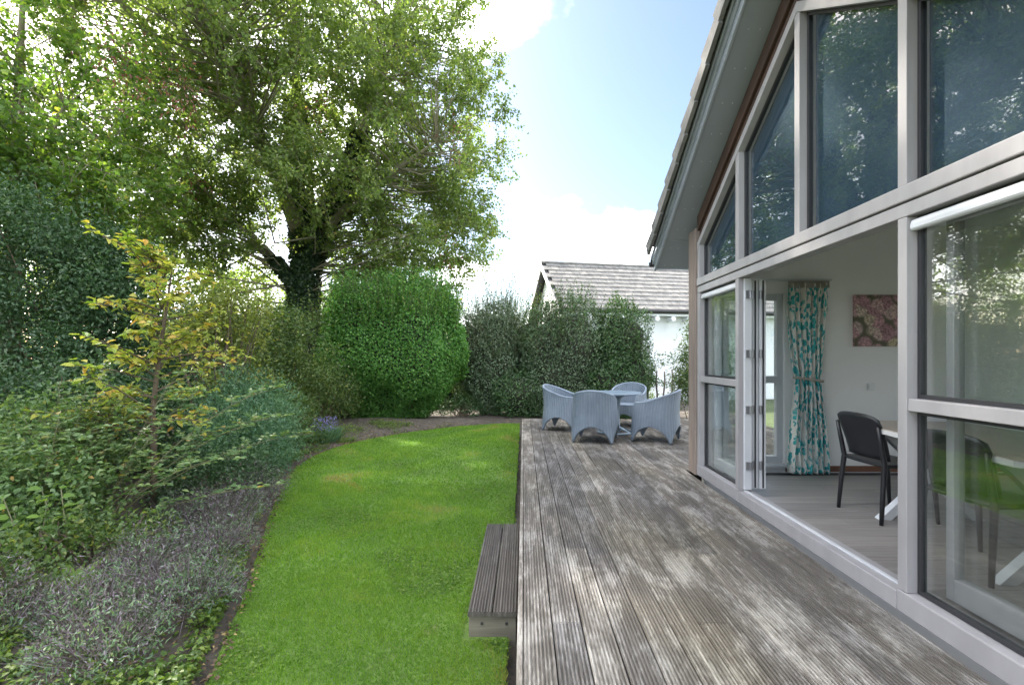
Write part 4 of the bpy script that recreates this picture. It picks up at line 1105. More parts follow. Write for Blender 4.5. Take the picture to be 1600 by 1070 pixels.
# ivy on the trunk and lower limbs
iv = empty('ivy', (-6.75, 14.0, -0.33), 'dark ivy wrapped round the forked trunk of the tall tree', 'ivy')
paths = [(limbs[0][0][:6], 0.42, 0.24), (limbs[1][0][:4], 0.32, 0.20), (limbs[2][0][:3], 0.30, 0.20), (limbs[4][0][:2], 0.20, 0.14)]
PP = []; DD = []; NN = []
for pts, r0, r1 in paths:
    pts = np.array(pts); 
    for i in range(len(pts)-1):
        ln = np.linalg.norm(pts[i+1]-pts[i]); kk = int(ln*2200)
        if i >= 4: kk = int(kk*0.35)
        u = rng.random(kk); c = pts[i] + (pts[i+1]-pts[i])*u[:, None]
        th = rng.random(kk)*2*math.pi; rr = (r0+(r1-r0)*(i+u)/(len(pts)-1)) * rng.uniform(0.85, 1.35, kk)
        od = np.stack([np.cos(th), np.sin(th), np.zeros(kk)], 1)
        PP.append(c+od*rr[:, None]); DD.append(od*0.5+rdir(kk)*0.6+np.array([0, 0, -0.5])); NN.append(od+rdir(kk)*0.4)
PP, DD, NN = map(np.concatenate, (PP, DD, NN))
leaf_obj('foliage', M['ivy'], iv, PP, DD, NN, rng.uniform(.07, .13, len(PP)), rng.uniform(.06, .11, len(PP)))
vn = MB()
for k in range(6):
    a = k*1.05; vn.tube([(-6.75+0.37*math.cos(a+z*0.25), 14+0.37*math.sin(a+z*0.25), -0.35+z) for z in np.linspace(0, 3.6, 9)], 0.02, 5)
vn.build('stem', M['twig'], iv)

tree('broadleaf_tree', 'leafy bright green tree rising behind the dark shrub', (-10.9, 9.8, -0.33),
     [([(-10.9, 9.8, -0.35), (-10.9, 9.8, 2.5), (-10.8, 9.8, 5.0), (-10.6, 9.7, 7.5), (-10.4, 9.6, 9.5)], [0.20, 0.17, 0.12, 0.07, 0.02]),
      ([(-10.9, 9.8, 3.2), (-10.0, 9.4, 4.8), (-9.0, 9.0, 6.2)], [0.09, 0.06, 0.02]),
      ([(-10.9, 9.8, 3.0), (-11.8, 9.4, 5.0), (-12.6, 9.2, 6.6)], [0.09, 0.06, 0.02])],
     [((-10.2, 9.2, 5.8), (3.0, 2.2, 2.8), 150, -0.9), ((-11.8, 9.4, 4.6), (2.4, 2.2, 2.6), 90, -0.9), ((-9.4, 8.8, 4.4), (2.0, 1.6, 1.3), 50, -0.95)], 112, 0.105, M['poplar2'], M['bark'], jit=0.9)
for (x, y, h, w, lab) in ((-11.5, 20.5, 5.6, 3.4, 'distant green tree glimpsed beneath the long low limb of the ivy-clad tree'), (-17.5, 17.5, 8.0, 3.8, 'distant green tree deep behind the dark shrub'),
                          (-5.6, 21.5, 4.6, 2.8, 'distant low green tree just behind the clipped hedge')):
    tree('background_tree', lab, (x, y, -0.38), [([(x, y, -0.42), (x+.1, y, h*.35), (x, y, h*.8)], [0.18, 0.14, 0.03]), ([(x, y, h*.25), (x-w*.4, y, h*.55)], [.09, .02]), ([(x, y, h*.25), (x+w*.4, y, h*.5)], [.09, .02])],
         [((x, y, h*.52), (w, w*.7, h*.46), 120, -0.95)], 110, 0.13, M['poplar'], M['bark'], group='trees beyond the garden boundary', jit=1.1)

def shrub(name, label, cat, base, blobs, nleaf, L, W, mat, group=None, stems=7, stem_mat=None, clumps=60, csize=0.32, oval=False, up=0.2, outer=0.5, dirup=-0.1, zmin=-0.55, fold=0.22):
    t = empty(name, base, label, cat, group)
    tot = sum(r[0]*r[1]*r[2] for _, r in blobs)
    C = np.concatenate([ellipsoid_pts(c, r, max(4, int(clumps*r[0]*r[1]*r[2]/tot)), outer, zmin) for c, r in blobs])
    C[:, 2] = np.maximum(C[:, 2], base[2]+0.08)
    per = max(4, nleaf//len(C))
    Rc = rng.uniform(0.65, 1.25, len(C))*csize
    P, D, N = clump_leaves(C, Rc, per, L, W, flat=0.9)
    D = D + np.array([0, 0, dirup+0.25]); N = N + np.array([0, 0, up])
    ok = P[:, 2] > base[2]+0.02; tint = np.repeat(rng.normal(0, .1, len(C)), per)[ok]; P, D, N = P[ok], D[ok], N[ok]
    k = len(P); s = rng.uniform(0.6, 1.2, k)
    leaf_obj('foliage', mat, t, P, D, N, L*s, W*s, np.clip(rng.beta(2, 2.2, k)+tint, 0, 1), oval=oval, fold=fold)
    st = MB()
    sel = rng.permutation(len(C))[:max(stems, 1)*4]
    for i, ci in enumerate(sel):
        c = Vector(C[ci]); b = Vector(base) + Vector((rng.normal(0, .12), rng.normal(0, .12), -0.02))
        b.x += (c.x-b.x)*0.25; b.y += (c.y-b.y)*0.25
        m_ = b*0.55+c*0.45 + Vector((0, 0, 0.12*(c-b).length)) + Vector(rng.normal(0, .05, 3))
        r0 = 0.012 + 0.006*(c-b).length
        st.tube([b, b*0.5+m_*0.5, m_, c], [r0, r0*.8, r0*.6, 0.004], 5, cap=False)
    st.build('stem', stem_mat or M['twig'], t, smooth=True)
    return t

def hedge(name, label, base, c, r, nleaf, L, W, mat, core=True, k_=2.6, bump_n=26, bump_a=0.10, shag=None, group=None, zcut=None, taper=0.0):
    """dense trimmed shrub: leaf shell over a superellipsoid with dents, solid dark core standing in for the shade inside"""
    global rng
    rng = np.random.default_rng(int(abs(base[0]*131+base[1]*17)*10)+3)
    t = empty(name, base, label, 'hedge', group)
    bd = rdir(bump_n); ba = rng.normal(0, bump_a, bump_n); bd2 = rdir(220); ba2 = rng.normal(0, 0.075, 220)
    def tap(P):
        if taper:
            f = 1 - taper*np.clip((c[2]-P[:, 2])/r[2], 0, 1)
            P[:, 0] = c[0] + (P[:, 0]-c[0])*f; P[:, 1] = c[1] + (P[:, 1]-c[1])*f
        return P
    def surf(d):
        q = (np.abs(d[:, 0])**k_ + np.abs(d[:, 1])**k_ + np.abs(d[:, 2])**k_)**(-1/k_)
        bmp = 1 + (np.exp(9*(d @ bd.T - 1))*ba).sum(1) + (np.exp(70*(d @ bd2.T - 1))*ba2).sum(1)
        return q*bmp
    d = rdir(nleaf)
    rad = surf(d); dep = rng.exponential(0.075, nleaf)
    P = np.array(c) + d*np.array(r)*(rad*(1-dep*1.0))[:, None]
    P = tap(P); P += rng.normal(0, 0.03, P.shape)
    nrm = unit(d/np.array(r))
    D = nrm*0.35 + rdir(nleaf)*0.8 + np.array([0, 0, 0.15]); N = nrm*0.9 + rdir(nleaf)*0.6 + np.array([0, 0, .3])
    if zcut is not None: ok = P[:, 2] > zcut; P, D, N = P[ok], D[ok], N[ok]
    kk = len(P); s = rng.uniform(.6, 1.2, kk)
    rv = np.clip(rng.beta(2, 2, kk), 0, 1)
    leaf_obj('foliage', mat, t, P, D, N, L*s, W*s, rv)
    if shag:                                   # upright untrimmed shoots
        ns, zlo, zhi, hmax, per, rmax, smat = shag
        dd = rdir(ns*4); dd = dd[dd[:, 2] > 0.05][:ns]; rr = surf(dd)
        B = np.array(c) + dd*np.array(r)*(rr*0.92)[:, None]; B = B[B[:, 2] > zlo]
        H = hmax*rng.uniform(0.35, 1, len(B)); lean = rng.normal(0, .16, (len(B), 2)) + unit(B-np.array(c))[:, :2]*rmax
        PP = []; DD = []; sm = MB()
        for b0, h, ln in zip(B, H, lean):
            u = np.linspace(0.05, 1, per); 
            q = b0 + np.stack([ln[0]*u*h, ln[1]*u*h, u*h], 1); PP.append(q)
            a = rng.random(per)*6.3; DD.append(np.stack([np.cos(a), np.sin(a), np.full(per, .75)], 1))
            sm.tube([b0, b0+np.array([ln[0]*h*.5, ln[1]*h*.5, h*.5]), b0+np.array([ln[0]*h, ln[1]*h, h])], [0.004, 0.003, 0.0015], 3, cap=False)
        PP = np.concatenate(PP)+rng.normal(0, .008, (len(B)*per, 3)); DD = np.concatenate(DD); kk = len(PP); s = rng.uniform(.6, 1.1, kk)
        leaf_obj('shoots', smat, t, PP, DD, rdir(kk)+np.array([0, 0, .5]), L*s*1.15, W*s*1.1)
        so_ = sm.build('shoot_stems', M['twig'], t); so_['kind'] = 'stuff'
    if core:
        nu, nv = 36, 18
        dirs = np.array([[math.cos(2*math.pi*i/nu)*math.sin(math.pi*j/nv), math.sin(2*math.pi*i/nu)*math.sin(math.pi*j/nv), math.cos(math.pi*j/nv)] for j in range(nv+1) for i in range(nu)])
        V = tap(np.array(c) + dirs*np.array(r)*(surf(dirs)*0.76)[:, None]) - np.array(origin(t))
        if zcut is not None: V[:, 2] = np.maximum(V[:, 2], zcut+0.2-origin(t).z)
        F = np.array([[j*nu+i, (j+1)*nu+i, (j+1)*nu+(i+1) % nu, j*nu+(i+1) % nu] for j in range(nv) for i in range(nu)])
        me = np_mesh('dark_filler_core', V, F); link_mesh('dark_filler_core', me, M['core'], t)
    st = MB()
    for k in range(9):
        a = rng.uniform(0, 6.3); q = Vector(c) + Vector((math.cos(a)*r[0]*.55, math.sin(a)*r[1]*.55, 0.1))
        b0 = Vector((c[0]+math.cos(a)*r[0]*.25, c[1]+math.sin(a)*r[1]*.25, base[2]-0.03))
        st.tube([b0, (b0+q)*0.5, q], [0.03, 0.022, 0.012], 6)
    st.build('stem', M['twig'], t)
    return t
M['core'] = mat_simple('hedge_inner_shade', (0.03, 0.035, 0.02), 0.95, 0.4, 20, 0.8, 40)  # filler core of the hedges, their inner shade put into its dark colour
GZ = -0.32
M['olive'] = mat_leaf('olive_leaf', [(0, (0.08, 0.115, 0.03)), (0.6, (0.16, 0.195, 0.05)), (0.92, (0.27, 0.28, 0.07)), (1, (0.40, 0.34, 0.09))], 0.38)
M['privlight'] = mat_leaf('light_shrub_leaf', [(0, (0.05, 0.10, 0.035)), (0.6, (0.10, 0.165, 0.06)), (1, (0.24, 0.29, 0.13))], 0.28)
# the big clipped privet mound
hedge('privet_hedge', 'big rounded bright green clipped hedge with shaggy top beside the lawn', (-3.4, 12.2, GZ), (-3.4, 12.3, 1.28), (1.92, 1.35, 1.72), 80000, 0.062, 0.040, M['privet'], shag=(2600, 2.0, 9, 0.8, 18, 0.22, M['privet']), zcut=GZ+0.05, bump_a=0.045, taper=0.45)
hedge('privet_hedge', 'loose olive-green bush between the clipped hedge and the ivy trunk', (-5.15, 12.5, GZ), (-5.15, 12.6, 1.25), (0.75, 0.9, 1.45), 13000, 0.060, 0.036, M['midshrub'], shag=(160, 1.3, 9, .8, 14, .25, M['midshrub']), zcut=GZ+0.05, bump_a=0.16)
# right hand boundary: grey-green and laurel bushes
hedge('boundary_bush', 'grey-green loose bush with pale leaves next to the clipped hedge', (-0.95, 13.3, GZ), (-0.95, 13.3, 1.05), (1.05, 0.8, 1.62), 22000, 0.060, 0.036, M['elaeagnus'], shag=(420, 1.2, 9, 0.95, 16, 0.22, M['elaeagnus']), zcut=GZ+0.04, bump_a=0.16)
hedge('boundary_bush', 'dark low green bush growing below the gap in the boundary planting', (0.15, 12.8, GZ), (0.1, 12.9, 0.28), (1.0, 0.6, 0.75), 11000, 0.060, 0.034, M['laurel'], zcut=GZ+0.03, bump_a=0.14)
hedge('boundary_bush', 'grey-green bush with tall wispy shoots behind the tub chair beside the lawn', (1.15, 12.9, GZ), (1.15, 12.9, 1.0), (1.15, 0.85, 1.55), 22000, 0.062, 0.036, M['elaeagnus'], shag=(420, 1.2, 9, 0.75, 14, 0.25, M['laurel']), zcut=GZ+0.04, bump_a=0.14)
hedge('boundary_bush', 'dark glossy green bush behind the round garden table', (2.5, 12.5, GZ), (2.5, 12.5, 0.95), (0.85, 0.75, 1.42), 19000, 0.062, 0.038, M['laurel'], shag=(220, 1.2, 9, 0.5, 12, 0.35, M['laurel']), zcut=GZ+0.04, bump_a=0.12)
hedge('boundary_bush', 'twiggy dark bush filling the gap behind the low green bush', (0.05, 14.1, GZ), (0.0, 14.1, 1.0), (1.2, 0.7, 1.55), 12000, 0.060, 0.034, M['laurel'], shag=(320, 1.2, 9, 0.95, 14, 0.2, M['midshrub']), zcut=GZ+0.04, bump_a=0.14)
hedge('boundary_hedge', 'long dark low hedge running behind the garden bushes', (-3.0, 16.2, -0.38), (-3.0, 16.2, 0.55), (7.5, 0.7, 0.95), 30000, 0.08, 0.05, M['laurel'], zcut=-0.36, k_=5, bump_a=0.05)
shrub('garden_shrub', 'sunlit light green shrub against the white wall beside the house corner', 'shrub', (4.45, 11.6, GZ), [((4.45, 11.6, 0.7), (0.62, 0.6, 1.1)), ((4.6, 11.6, 1.65), (0.42, 0.5, 0.75))], 15000, 0.062, 0.038, M['privlight'], clumps=120, csize=0.28)
shrub('garden_shrub', 'low yellow-green undergrowth shrub behind the stake fence', 'shrub', (3.2, 13.6, GZ), [((3.2, 13.6, 0.0), (1.0, 0.5, 0.4))], 3500, 0.06, 0.035, M['weed'], clumps=40, csize=0.2)

shrub('undergrowth', 'low shaded undergrowth between the clipped hedge and the grey-green bush', 'shrub', (-1.75, 12.75, GZ), [((-1.75, 12.9, -0.05), (0.75, 0.4, 0.34))], 3500, 0.055, 0.032, M['laurel'], clumps=40, csize=0.17)
shrub('undergrowth', 'low shaded undergrowth between the clipped hedge and the loose olive-green bush', 'shrub', (-4.7, 12.4, GZ), [((-4.8, 12.6, 0.0), (0.8, 0.4, 0.4))], 4000, 0.055, 0.032, M['laurel'], clumps=40, csize=0.17)
hedge('boundary_hedge', 'dark green hedge between the ivy trunk and the yellow autumn shrub', (-9.0, 15.6, -0.37), (-9.0, 15.6, 1.1), (3.6, 0.8, 1.75), 26000, 0.085, 0.05, M['midshrub'], shag=(500, 1.6, 9, .9, 12, .2, M['midshrub']), zcut=-0.35, k_=4, bump_a=0.12)
hedge('boundary_hedge', 'tall dark hedge closing the garden beyond the massive dark shrub', (-11.4, 4.2, -0.36), (-11.4, 4.2, 0.95), (0.9, 5.6, 1.7), 30000, 0.09, 0.055, M['darkshrub'], zcut=-0.34, k_=5, bump_a=0.06)
# left side
shrub('dark_shrub', 'massive dark green shrub filling the side of the garden border', 'shrub', (-7.3, 7.7, GZ), [((-7.4, 7.8, 1.5), (1.8, 1.6, 1.9)), ((-6.6, 7.3, 0.6), (1.2, 1.2, 1.1)), ((-8.0, 7.4, 2.9), (1.3, 1.2, 1.25)), ((-6.9, 7.6, 2.5), (0.8, 0.9, 0.9))], 60000, 0.072, 0.036, M['darkshrub'], clumps=340, csize=0.32, stems=8)
shrub('dark_shrub', 'dark bluish shrub low beneath the yellow-leaved shrub', 'shrub', (-5.3, 5.6, GZ), [((-5.3, 5.7, 0.35), (0.95, 0.8, 0.95)), ((-6.2, 5.2, 0.4), (0.9, 0.8, 1.0))], 20000, 0.06, 0.03, M['darkshrub'], clumps=150, csize=0.28)
shrub('understorey_shrub', 'loose mixed green shrub in front of the ivy trunk', 'shrub', (-5.3, 9.6, GZ), [((-5.2, 9.6, 1.1), (1.3, 1.0, 1.5)), ((-6.4, 9.4, 1.3), (1.0, 0.9, 1.5))], 20000, 0.06, 0.034, M['midshrub'], clumps=170, csize=0.32, outer=0.9)
shrub('understorey_shrub', 'shaded small-leaved shrub at the corner of the border beside the clipped hedge', 'shrub', (-4.75, 10.6, GZ), [((-4.7, 10.7, 0.35), (0.75, 0.7, 0.75))], 8000, 0.055, 0.03, M['midshrub'], clumps=80, csize=0.25)
shrub('feathery_shrub', 'soft blue-green feathery shrub at the lawn edge', 'shrub', (-3.95, 6.6, GZ), [((-4.0, 6.6, 0.30), (0.72, 0.75, 0.85)), ((-3.75, 6.1, 0.05), (0.55, 0.55, 0.5))], 26000, 0.058, 0.015, M['feather'], clumps=130, csize=0.20, dirup=0.3, outer=0.4)
shrub('feathery_shrub', 'greener feathery shrub behind the blue-flowered perennial', 'shrub', (-4.2, 8.0, GZ), [((-4.25, 8.0, 0.2), (0.62, 0.6, 0.72))], 11000, 0.058, 0.018, M['midshrub'], clumps=70, csize=0.20)
def perennial(loc):
    t = empty('flowering_perennial', loc, 'clump of small blue flower spikes at the lawn edge', 'plant')
    k = 700; a = rng.random(k)*6.3; rr = rng.random(k)**.5*0.22
    P = np.array(loc)+np.stack([rr*np.cos(a), rr*np.sin(a), np.zeros(k)], 1)
    leaf_obj('foliage', M['feather'], t, P, np.stack([np.cos(a)*.5, np.sin(a)*.5, np.ones(k)], 1)+rng.normal(0, .2, (k, 3)), rdir(k), rng.uniform(.15, .38, k), 0.016, droop=.03)
    k = 380; a = rng.random(k)*6.3; rr = rng.random(k)**.5*0.26
    P = np.array(loc)+np.stack([rr*np.cos(a), rr*np.sin(a), rng.uniform(.22, .48, k)], 1)
    leaf_obj('flowers', M['bluefl'], t, P, rdir(k)+np.array([0, 0, .6]), rdir(k), .03, .02)
perennial((-3.80, 8.75, GZ+0.02)); 

# yellow-leaved shrub: leaves large enough to be pieces
def one_leaf_mesh(name, L, W, fold=0.2, droop=0.15):
    V, F, _ = leaf_arrays(np.zeros((1, 3)), np.array([[1.0, 0, 0]]), np.array([[0, 0, 1.0]]), [L], [W], fold, True, droop)
    me = bpy.data.meshes.new(name); me.from_pydata([tuple(v) for v in V], [], [tuple(int(i) for i in f) for f in F]); me.update(); return me
def place_leaf(me, mat, parent, p, d, nrm, s, name='leaf'):
    o = link_mesh(name, me, mat, parent)
    d = Vector(d).normalized(); y = Vector(nrm).cross(d).normalized(); z = d.cross(y)
    R3 = Matrix((d, y, z)).transposed().to_4x4()
    o.matrix_basis = Matrix.Translation(Vector(p)-origin(parent)) @ R3 @ Matrix.Scale(s, 4)
    return o
def yellow_shrub():
    base = Vector((-3.82, 4.75, GZ+0.05))
    t = empty('yellow_shrub', base, 'slender shrub with yellow and lime autumn leaves', 'shrub')
    st = MB(); tips = []
    main = [base + Vector(v) for v in ((0, 0, -0.03), (0.01, 0, 0.5), (-0.02, 0.02, 1.0), (0.05, 0, 1.5), (0.14, 0, 2.1), (0.22, 0, 2.66))]
    st.tube(main, [0.035, 0.03, 0.026, 0.02, 0.013, 0.004], 8)
    for k in range(46):
        z = rng.uniform(0.75, 2.55); u = z/2.66
        p0 = base + Vector((0.02+0.16*max(0, u-0.4), 0, z))
        a = rng.uniform(0, 6.3); ln = rng.uniform(0.28, 0.85)*(1.15-0.55*max(0, u-0.35))
        d = Vector((math.cos(a), math.sin(a)*0.85, rng.uniform(0.1, 0.7))).normalized()
        p1 = p0 + d*ln*0.55; p2 = p0 + d*ln + Vector((0, 0, -0.08*ln))
        st.tube([p0, p1, p2], [0.010, 0.007, 0.003], 5, cap=False)
        for s in np.linspace(0.25, 1.0, 11):
            q = (p0.lerp(p1, s/0.55) if s < 0.55 else p1.lerp(p2, (s-0.55)/0.45)); tips.append((q, d))
        for _ in range(2):
            s0 = p0.lerp(p2, rng.uniform(.4, .9)); s1 = s0 + (d+Vector(rng.normal(0, .6, 3))).normalized()*rng.uniform(.12, .3)
            st.tube([s0, s1], [0.004, 0.002], 4, cap=False)
            for s in np.linspace(0.2, 1, 5): tips.append((s0.lerp(s1, s), d))
    st.build('stem', M['twig'], t, smooth=True)
    meshes = [one_leaf_mesh('leaf', 0.085, 0.055, .15, .12), one_leaf_mesh('leaf', 0.075, 0.055, .25, .25), one_leaf_mesh('leaf', 0.095, 0.06, .1, .2)]
    idx = rng.permutation(len(tips))
    order = sorted(idx, key=lambda i: tips[i][0].y + rng.normal(0, .15))
    for n_, i in enumerate(order[:290]):
        q, d = tips[i]; dd = Vector(rng.normal(0, 1, 3)); dd.z = dd.z*.4-0.15; dd = dd.normalized()*0.8 + d*0.5
        place_leaf(meshes[n_ % 3], M['yellow_piece'], t, q, dd, Vector((rng.normal(0, .35), -0.35+rng.normal(0, .35), 1)), rng.uniform(.7, 1.15))
    rest = order[290:]
    PP = np.array([tuple(tips[i][0]) for i in rest for _ in range(2)]); kk = len(PP); PP += rng.normal(0, .03, PP.shape)
    D = rdir(kk); D[:, 2] *= .5
    leaf_obj('foliage', M['yellow'], t, PP, D, rdir(kk)*.5+np.array([0, -.3, 1]), .085*rng.uniform(.6, 1.1, kk), .055*rng.uniform(.6, 1.1, kk), oval=True)
yellow_shrub()
shrub('yellow_shrub', 'finer olive-yellow shrub standing behind the slender autumn shrub', 'shrub', (-4.6, 6.9, GZ), [((-4.55, 6.9, 1.75), (0.75, 0.6, 0.75)), ((-4.4, 6.9, 1.0), (0.5, 0.5, 0.5))], 5200, 0.062, 0.036, M['olive'], clumps=60, csize=0.26, outer=0.8)

# rose canes
def rose(base, canes, label, seed):
    r = np.random.default_rng(seed)
    base = Vector(base); t = empty('rose_bush', base, label, 'rose bush', 'rose bushes in the border')
    st = MB(); PP = []; DD = []; NN = []; LL = []
    for (dx, dy, h, sag) in canes:
        p0 = base + Vector((r.normal(0, .06), r.normal(0, .06), -0.02)); p3 = p0 + Vector((dx, dy, h))
        pts = [p0 + Vector((dx*u**1.2, dy*u**1.2, h*(u if sag == 0 else (1-(1-u)**(1+sag))))) for u in np.linspace(0, 1, 9)]
        st.tube(pts, [0.0065-0.0045*u for u in np.linspace(0, 1, 9)], 6, cap=False)
        for u in np.linspace(0.3, 1.0, int(8+17*h)):
            i = min(7, int(u*8)); q = pts[i].lerp(pts[i+1], u*8-i)
            a = r.random()*6.3; d = Vector((math.cos(a), math.sin(a), r.uniform(0, .6))).normalized()
            ln = r.uniform(.09, .16); tip = q + d*ln; st.tube([q, tip], [0.003, 0.0015], 3, cap=False)
            side = Vector((-d.y, d.x, 0)).normalized()
            for s, sg in ((.4, 1), (.4, -1), (.72, 1), (.72, -1), (1, 0)):
                PP.append(tuple(q.lerp(tip, s))); DD.append(tuple(side*sg + d*(.5 if sg else 1))); NN.append((r.normal(0, .25), r.normal(0, .25)-.2, 1)); LL.append(r.uniform(.04, .062))
    st.build('cane', M['cane'], t, smooth=True)
    LL = np.array(LL)
    leaf_obj('foliage', M['rose'], t, np.array(PP), np.array(DD), np.array(NN), LL, LL*.68, oval=True)
rose((-3.75, 4.05, GZ+.07), [(1.3, 0.5, 1.3, .5), (1.55, 0.2, 1.05, .6), (1.7, .5, .85, .7), (.9, .1, 1.3, .3), (1.35, -.1, .75, .7), (.5, .3, 1.45, .2), (1.1, .7, .95, .6), (.2, -.2, 1.0, .1), (1.6, -.2, .5, .5)], 'rose with long arching canes reaching over the lavender', 3)
rose((-4.3, 4.3, GZ+.08), [(.1, 0, 1.35, 0), (-.25, .1, 1.2, .1), (.35, -.1, 1.3, .1), (-.1, -.2, 1.0, .1), (.2, .2, 1.5, 0), (-.5, 0, 1.1, .3), (.55, .1, 1.1, .3), (-.35, -.25, .9, .2), (.0, -.3, .85, .2), (.4, .3, 1.2, .1)], 'upright rose bush with dull green leaves below the dark shrub', 5)
rose((-4.05, 3.75, GZ+.08), [(-.2, 0, .95, .1), (.1, .1, 1.05, 0), (-.4, .1, .9, .2), (.25, 0, .8, .2), (-.1, -.15, .75, 0)], 'small rose bush with bare lower stems by the round-leaved plant', 8)
shrub('border_shrub', 'mid green leafy shrub at the back of the rose stems', 'shrub', (-4.9, 4.55, GZ), [((-4.9, 4.7, 0.3), (0.9, 0.6, 0.55))], 7000, 0.055, 0.034, M['rose'], clumps=80, csize=0.22)
shrub('border_shrub', 'low bluish green shrub between roses and lavender', 'shrub', (-3.35, 5.1, GZ), [((-3.4, 5.15, -0.02), (0.6, 0.5, 0.36))], 7000, 0.042, 0.022, M['darkshrub'], clumps=70, csize=0.17)

shrub('border_shrub', 'leafy green low shrub between the round-leaved plant and lavender', 'shrub', (-3.25, 3.45, GZ), [((-3.3, 3.5, -0.08), (0.5, 0.4, 0.26))], 2000, 0.042, 0.026, M['midshrub'], clumps=40, csize=0.15)
shrub('border_shrub', 'tangled dull green shrub under the upright rose bush', 'shrub', (-4.3, 3.7, GZ), [((-4.3, 3.75, 0.1), (0.75, 0.5, 0.5))], 6000, 0.05, 0.030, M['rose'], clumps=70, csize=0.18)
shrub('border_shrub', 'small-leaved green shrub at the outer end of the bed, beside weeds', 'shrub', (-3.35, 2.75, GZ), [((-3.35, 2.75, -0.05), (0.45, 0.4, 0.26))], 2600, 0.035, 0.022, M['midshrub'], clumps=40, csize=0.13)
# lavender
def lavender(loc, r, h, n, label, seed, green=0.5):
    q = np.random.default_rng(seed); t = empty('lavender', loc, label, 'lavender', 'faded lavender along the bed edge')
    def fan(k, zfrac, lmin, lmax, spread):
        a = q.random(k)*6.3; rr = q.random(k)**.6*r*.55
        P = np.array(loc)+np.stack([rr*np.cos(a), rr*np.sin(a), np.full(k, -.01)+q.random(k)*h*zfrac], 1)
        D = np.stack([np.cos(a)*spread*(rr/r+.25), np.sin(a)*spread*(rr/r+.25), np.ones(k)], 1)+q.normal(0, .45, (k, 3))
        return P, unit(D), q.uniform(lmin, lmax, k)
    P, D, L = fan(n, 0.2, h*.45, h*1.05, 1.2)
    leaf_obj('stems', M['lavstem'], t, P, D, rdir(n), L, .0035, droop=0.0)
    def cloud(k, lo, hi):
        a = q.random(k)*6.3; rr = q.random(k)**.5*r*1.05; lump = .72+.33*np.sin(a*2+seed)*np.sin(rr*16+seed*1.7)+.22*np.sin(a*5+rr*30+seed)
        top = h*np.clip(lump, .12, 2)*(1-.5*(rr/r)**2)
        return np.array(loc)+np.stack([rr*np.cos(a), rr*np.sin(a), top*(lo+(hi-lo)*q.random(k)**.7)+.01], 1)
    k = int(n*3.6); P = cloud(k, .3, 1.25)
    leaf_obj('flower_spikes', M['lavstem'], t, P, rdir(k)+np.array([0, 0, .5]), rdir(k), q.uniform(.014, .042, k), q.uniform(.003, .008, k))
    k = int(n*4.2*(green+.12)); P = cloud(k, .0, .95)
    leaf_obj('foliage', M['lavleaf'], t, P, rdir(k)+np.array([0, 0, .6]), rdir(k), q.uniform(.02, .045, k), q.uniform(.006, .013, k))
    return t
lv = [((-2.95, 5.05), .42, .42, .35, 'faded lavender clump at the foot of the blue-green feathery shrub'),
      ((-2.80, 4.35), .45, .40, .25, 'broad grey-purple lavender clump leaning over the lawn edge'),
      ((-3.15, 4.35), .40, .36, .5, 'greener lavender clump tucked under the arching rose canes'),
      ((-2.45, 3.70), .36, .34, .3, 'dry lavender clump halfway along the bed edge'),
      ((-2.75, 3.45), .36, .32, .9, 'lavender clump with many fresh grey-green leaves amid dry stems'),
      ((-2.15, 2.95), .38, .32, .7, 'large silvery lavender clump close to the lawn corner'),
      ((-2.55, 2.75), .36, .32, .9, 'leafy lavender clump beside bare soil and small weeds'),
      ((-2.95, 2.62), .36, .36, .35, 'purple-grey lavender clump in front of the broad-leaved plant'),
      ((-2.2, 2.42), .36, .30, .6, 'sprawling lavender clump where the soil meets the lawn')]
for i, ((x, y), r_, h_, gr, lab) in enumerate(lv): lavender((x, y, -0.25), r_*.80, h_*1.0, 380, lab, 40+i, gr)
lavender((-2.62, 3.12, -0.25), .30, .34, 300, 'small brown-stemmed lavender tuft between two leafy clumps', 71, .2)

# round-leaved and broad-leaved plants: each leaf a piece
def round_plant():
    base = Vector((-3.62, 3.35, GZ+.08)); t = empty('round_leaved_plant', base, 'lime green plant with round leaves on upright stalks', 'plant')
    me = [one_leaf_mesh('leaf', .10, .095, .08, .1), one_leaf_mesh('leaf', .085, .085, .15, .2)]
    st = MB()
    for k in range(9):
        b0 = base+Vector((rng.normal(0, .16), rng.normal(0, .12), -.02)); h = rng.uniform(.35, .62); top = b0+Vector((rng.normal(0, .06), rng.normal(0, .06), h))
        st.tube([b0, (b0+top)*.5+Vector(rng.normal(0, .01, 3)), top], [.006, .005, .003], 5)
        for s in np.linspace(.2, 1, 8):
            q = b0.lerp(top, s); a = rng.random()*6.3
            place_leaf(me[k % 2], M['broad_piece'], t, q, (math.cos(a), math.sin(a), .25), (rng.normal(0, .2), -.35, 1), rng.uniform(.6, 1.05))
    st.build('stem', M['cane'], t, smooth=True)
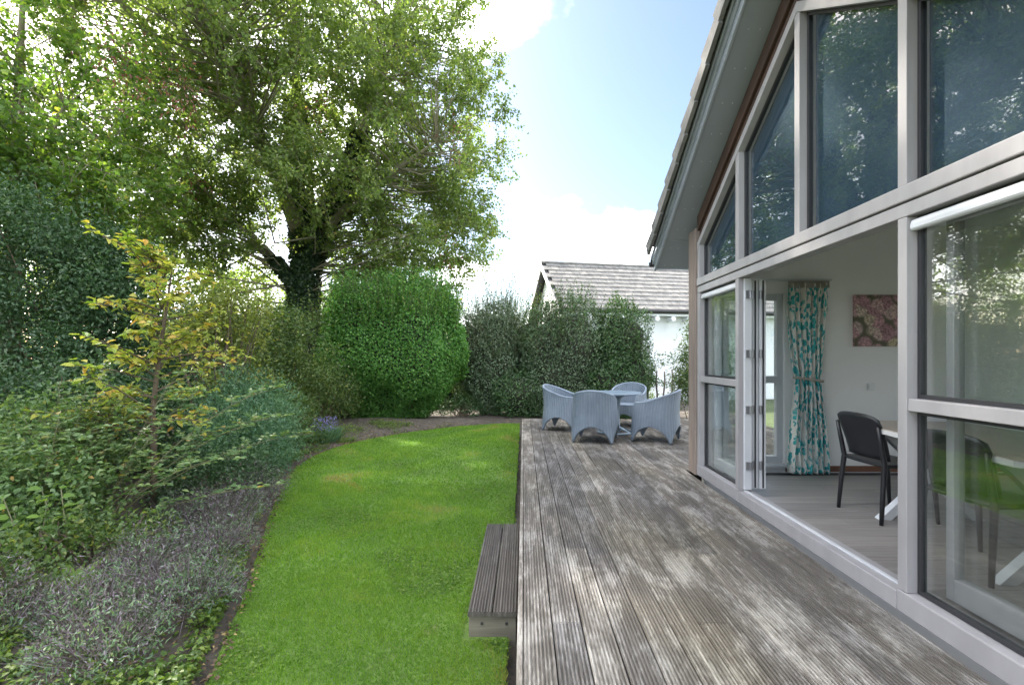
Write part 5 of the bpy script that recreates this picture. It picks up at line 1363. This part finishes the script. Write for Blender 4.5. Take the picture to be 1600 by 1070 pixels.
def dock_plant():
    base = Vector((-2.98, 3.02, GZ+.09)); t = empty('broad_leaved_plant', base, 'low plant with long upright strap leaves and one browned leaf', 'plant')
    me = one_leaf_mesh('leaf', .26, .085, .25, .25)
    for k in range(13):
        a = k*2.4; el = rng.uniform(.5, 1.6)
        place_leaf(me, M['broad_piece'] if k not in (3, 8) else M['dead_piece'], t, base+Vector((.02*math.cos(a), .02*math.sin(a), 0)), (math.cos(a), math.sin(a), el), (-math.cos(a)*el, -math.sin(a)*el, 1), rng.uniform(.65, 1.1))
M['dead_piece'] = mat_piece_leaf('browned_leaf', [(0, (.22, .13, .05)), (1, (.32, .18, .06))], .3)
round_plant(); dock_plant()

# weeds, litter on the bed (uncountable)
k = 75000
Yb = 1.9+rng.random(k)**1.5*9; Xb = edge_x(Yb)-0.08-rng.random(k)**1.3*3.2
dm = np.sin(Xb*3.7+.5)*np.sin(Yb*3.1) + .6*np.sin(Xb*8+1)*np.sin(Yb*7.3+2) + rng.normal(0, .25, k)
ok = dm + np.clip((3.4-Yb)/1.5, 0, .7) > .12; Xb, Yb = Xb[ok], Yb[ok]; k = len(Xb)
Zb = -0.31 + bumps(Xb, Yb)*.6 + .10*np.clip((edge_x(Yb)-.25-Xb)/1.2, 0, 1) + rng.random(k)**2*.09 + .005
o = leaf_obj('bed_weeds', M['weed'], None, np.stack([Xb, Yb, Zb], 1), rdir(k)*np.array([1, 1, .5]), np.tile([0, 0, 1.], (k, 1))+rng.normal(0, .35, (k, 3)), rng.uniform(.018, .045, k), rng.uniform(.014, .032, k))
setp(o, 'small bright weeds and seedlings scattered over the soil', 'weeds', kind='stuff')
k = 5200
Yb = 1.9+rng.random(k)*10.2; Xb = edge_x(np.minimum(Yb, 11.4))+.05-rng.random(k)**1.8*3
Xb = np.where(Yb > 11.2, rng.uniform(-5.5, 3.5, k), Xb)
Zb = -0.31 + bumps(Xb, Yb)*.6 + .10*np.clip((edge_x(Yb)-.25-Xb)/1.2, 0, 1)*(Yb < 11.6) + .012
ok = ~((Xb > edge_x(Yb)+.12) & (Yb < 11.3)); Xb, Yb, Zb = Xb[ok], Yb[ok], Zb[ok]; k = len(Xb)
o = leaf_obj('leaf_litter', M['litter'], None, np.stack([Xb, Yb, Zb], 1), rdir(k)*np.array([1, 1, .15]), np.tile([0, 0, 1.], (k, 1))+rng.normal(0, .4, (k, 3)), rng.uniform(.018, .045, k), rng.uniform(.010, .026, k))
setp(o, 'dry fallen leaves littering the bare soil', 'leaf litter', kind='stuff')
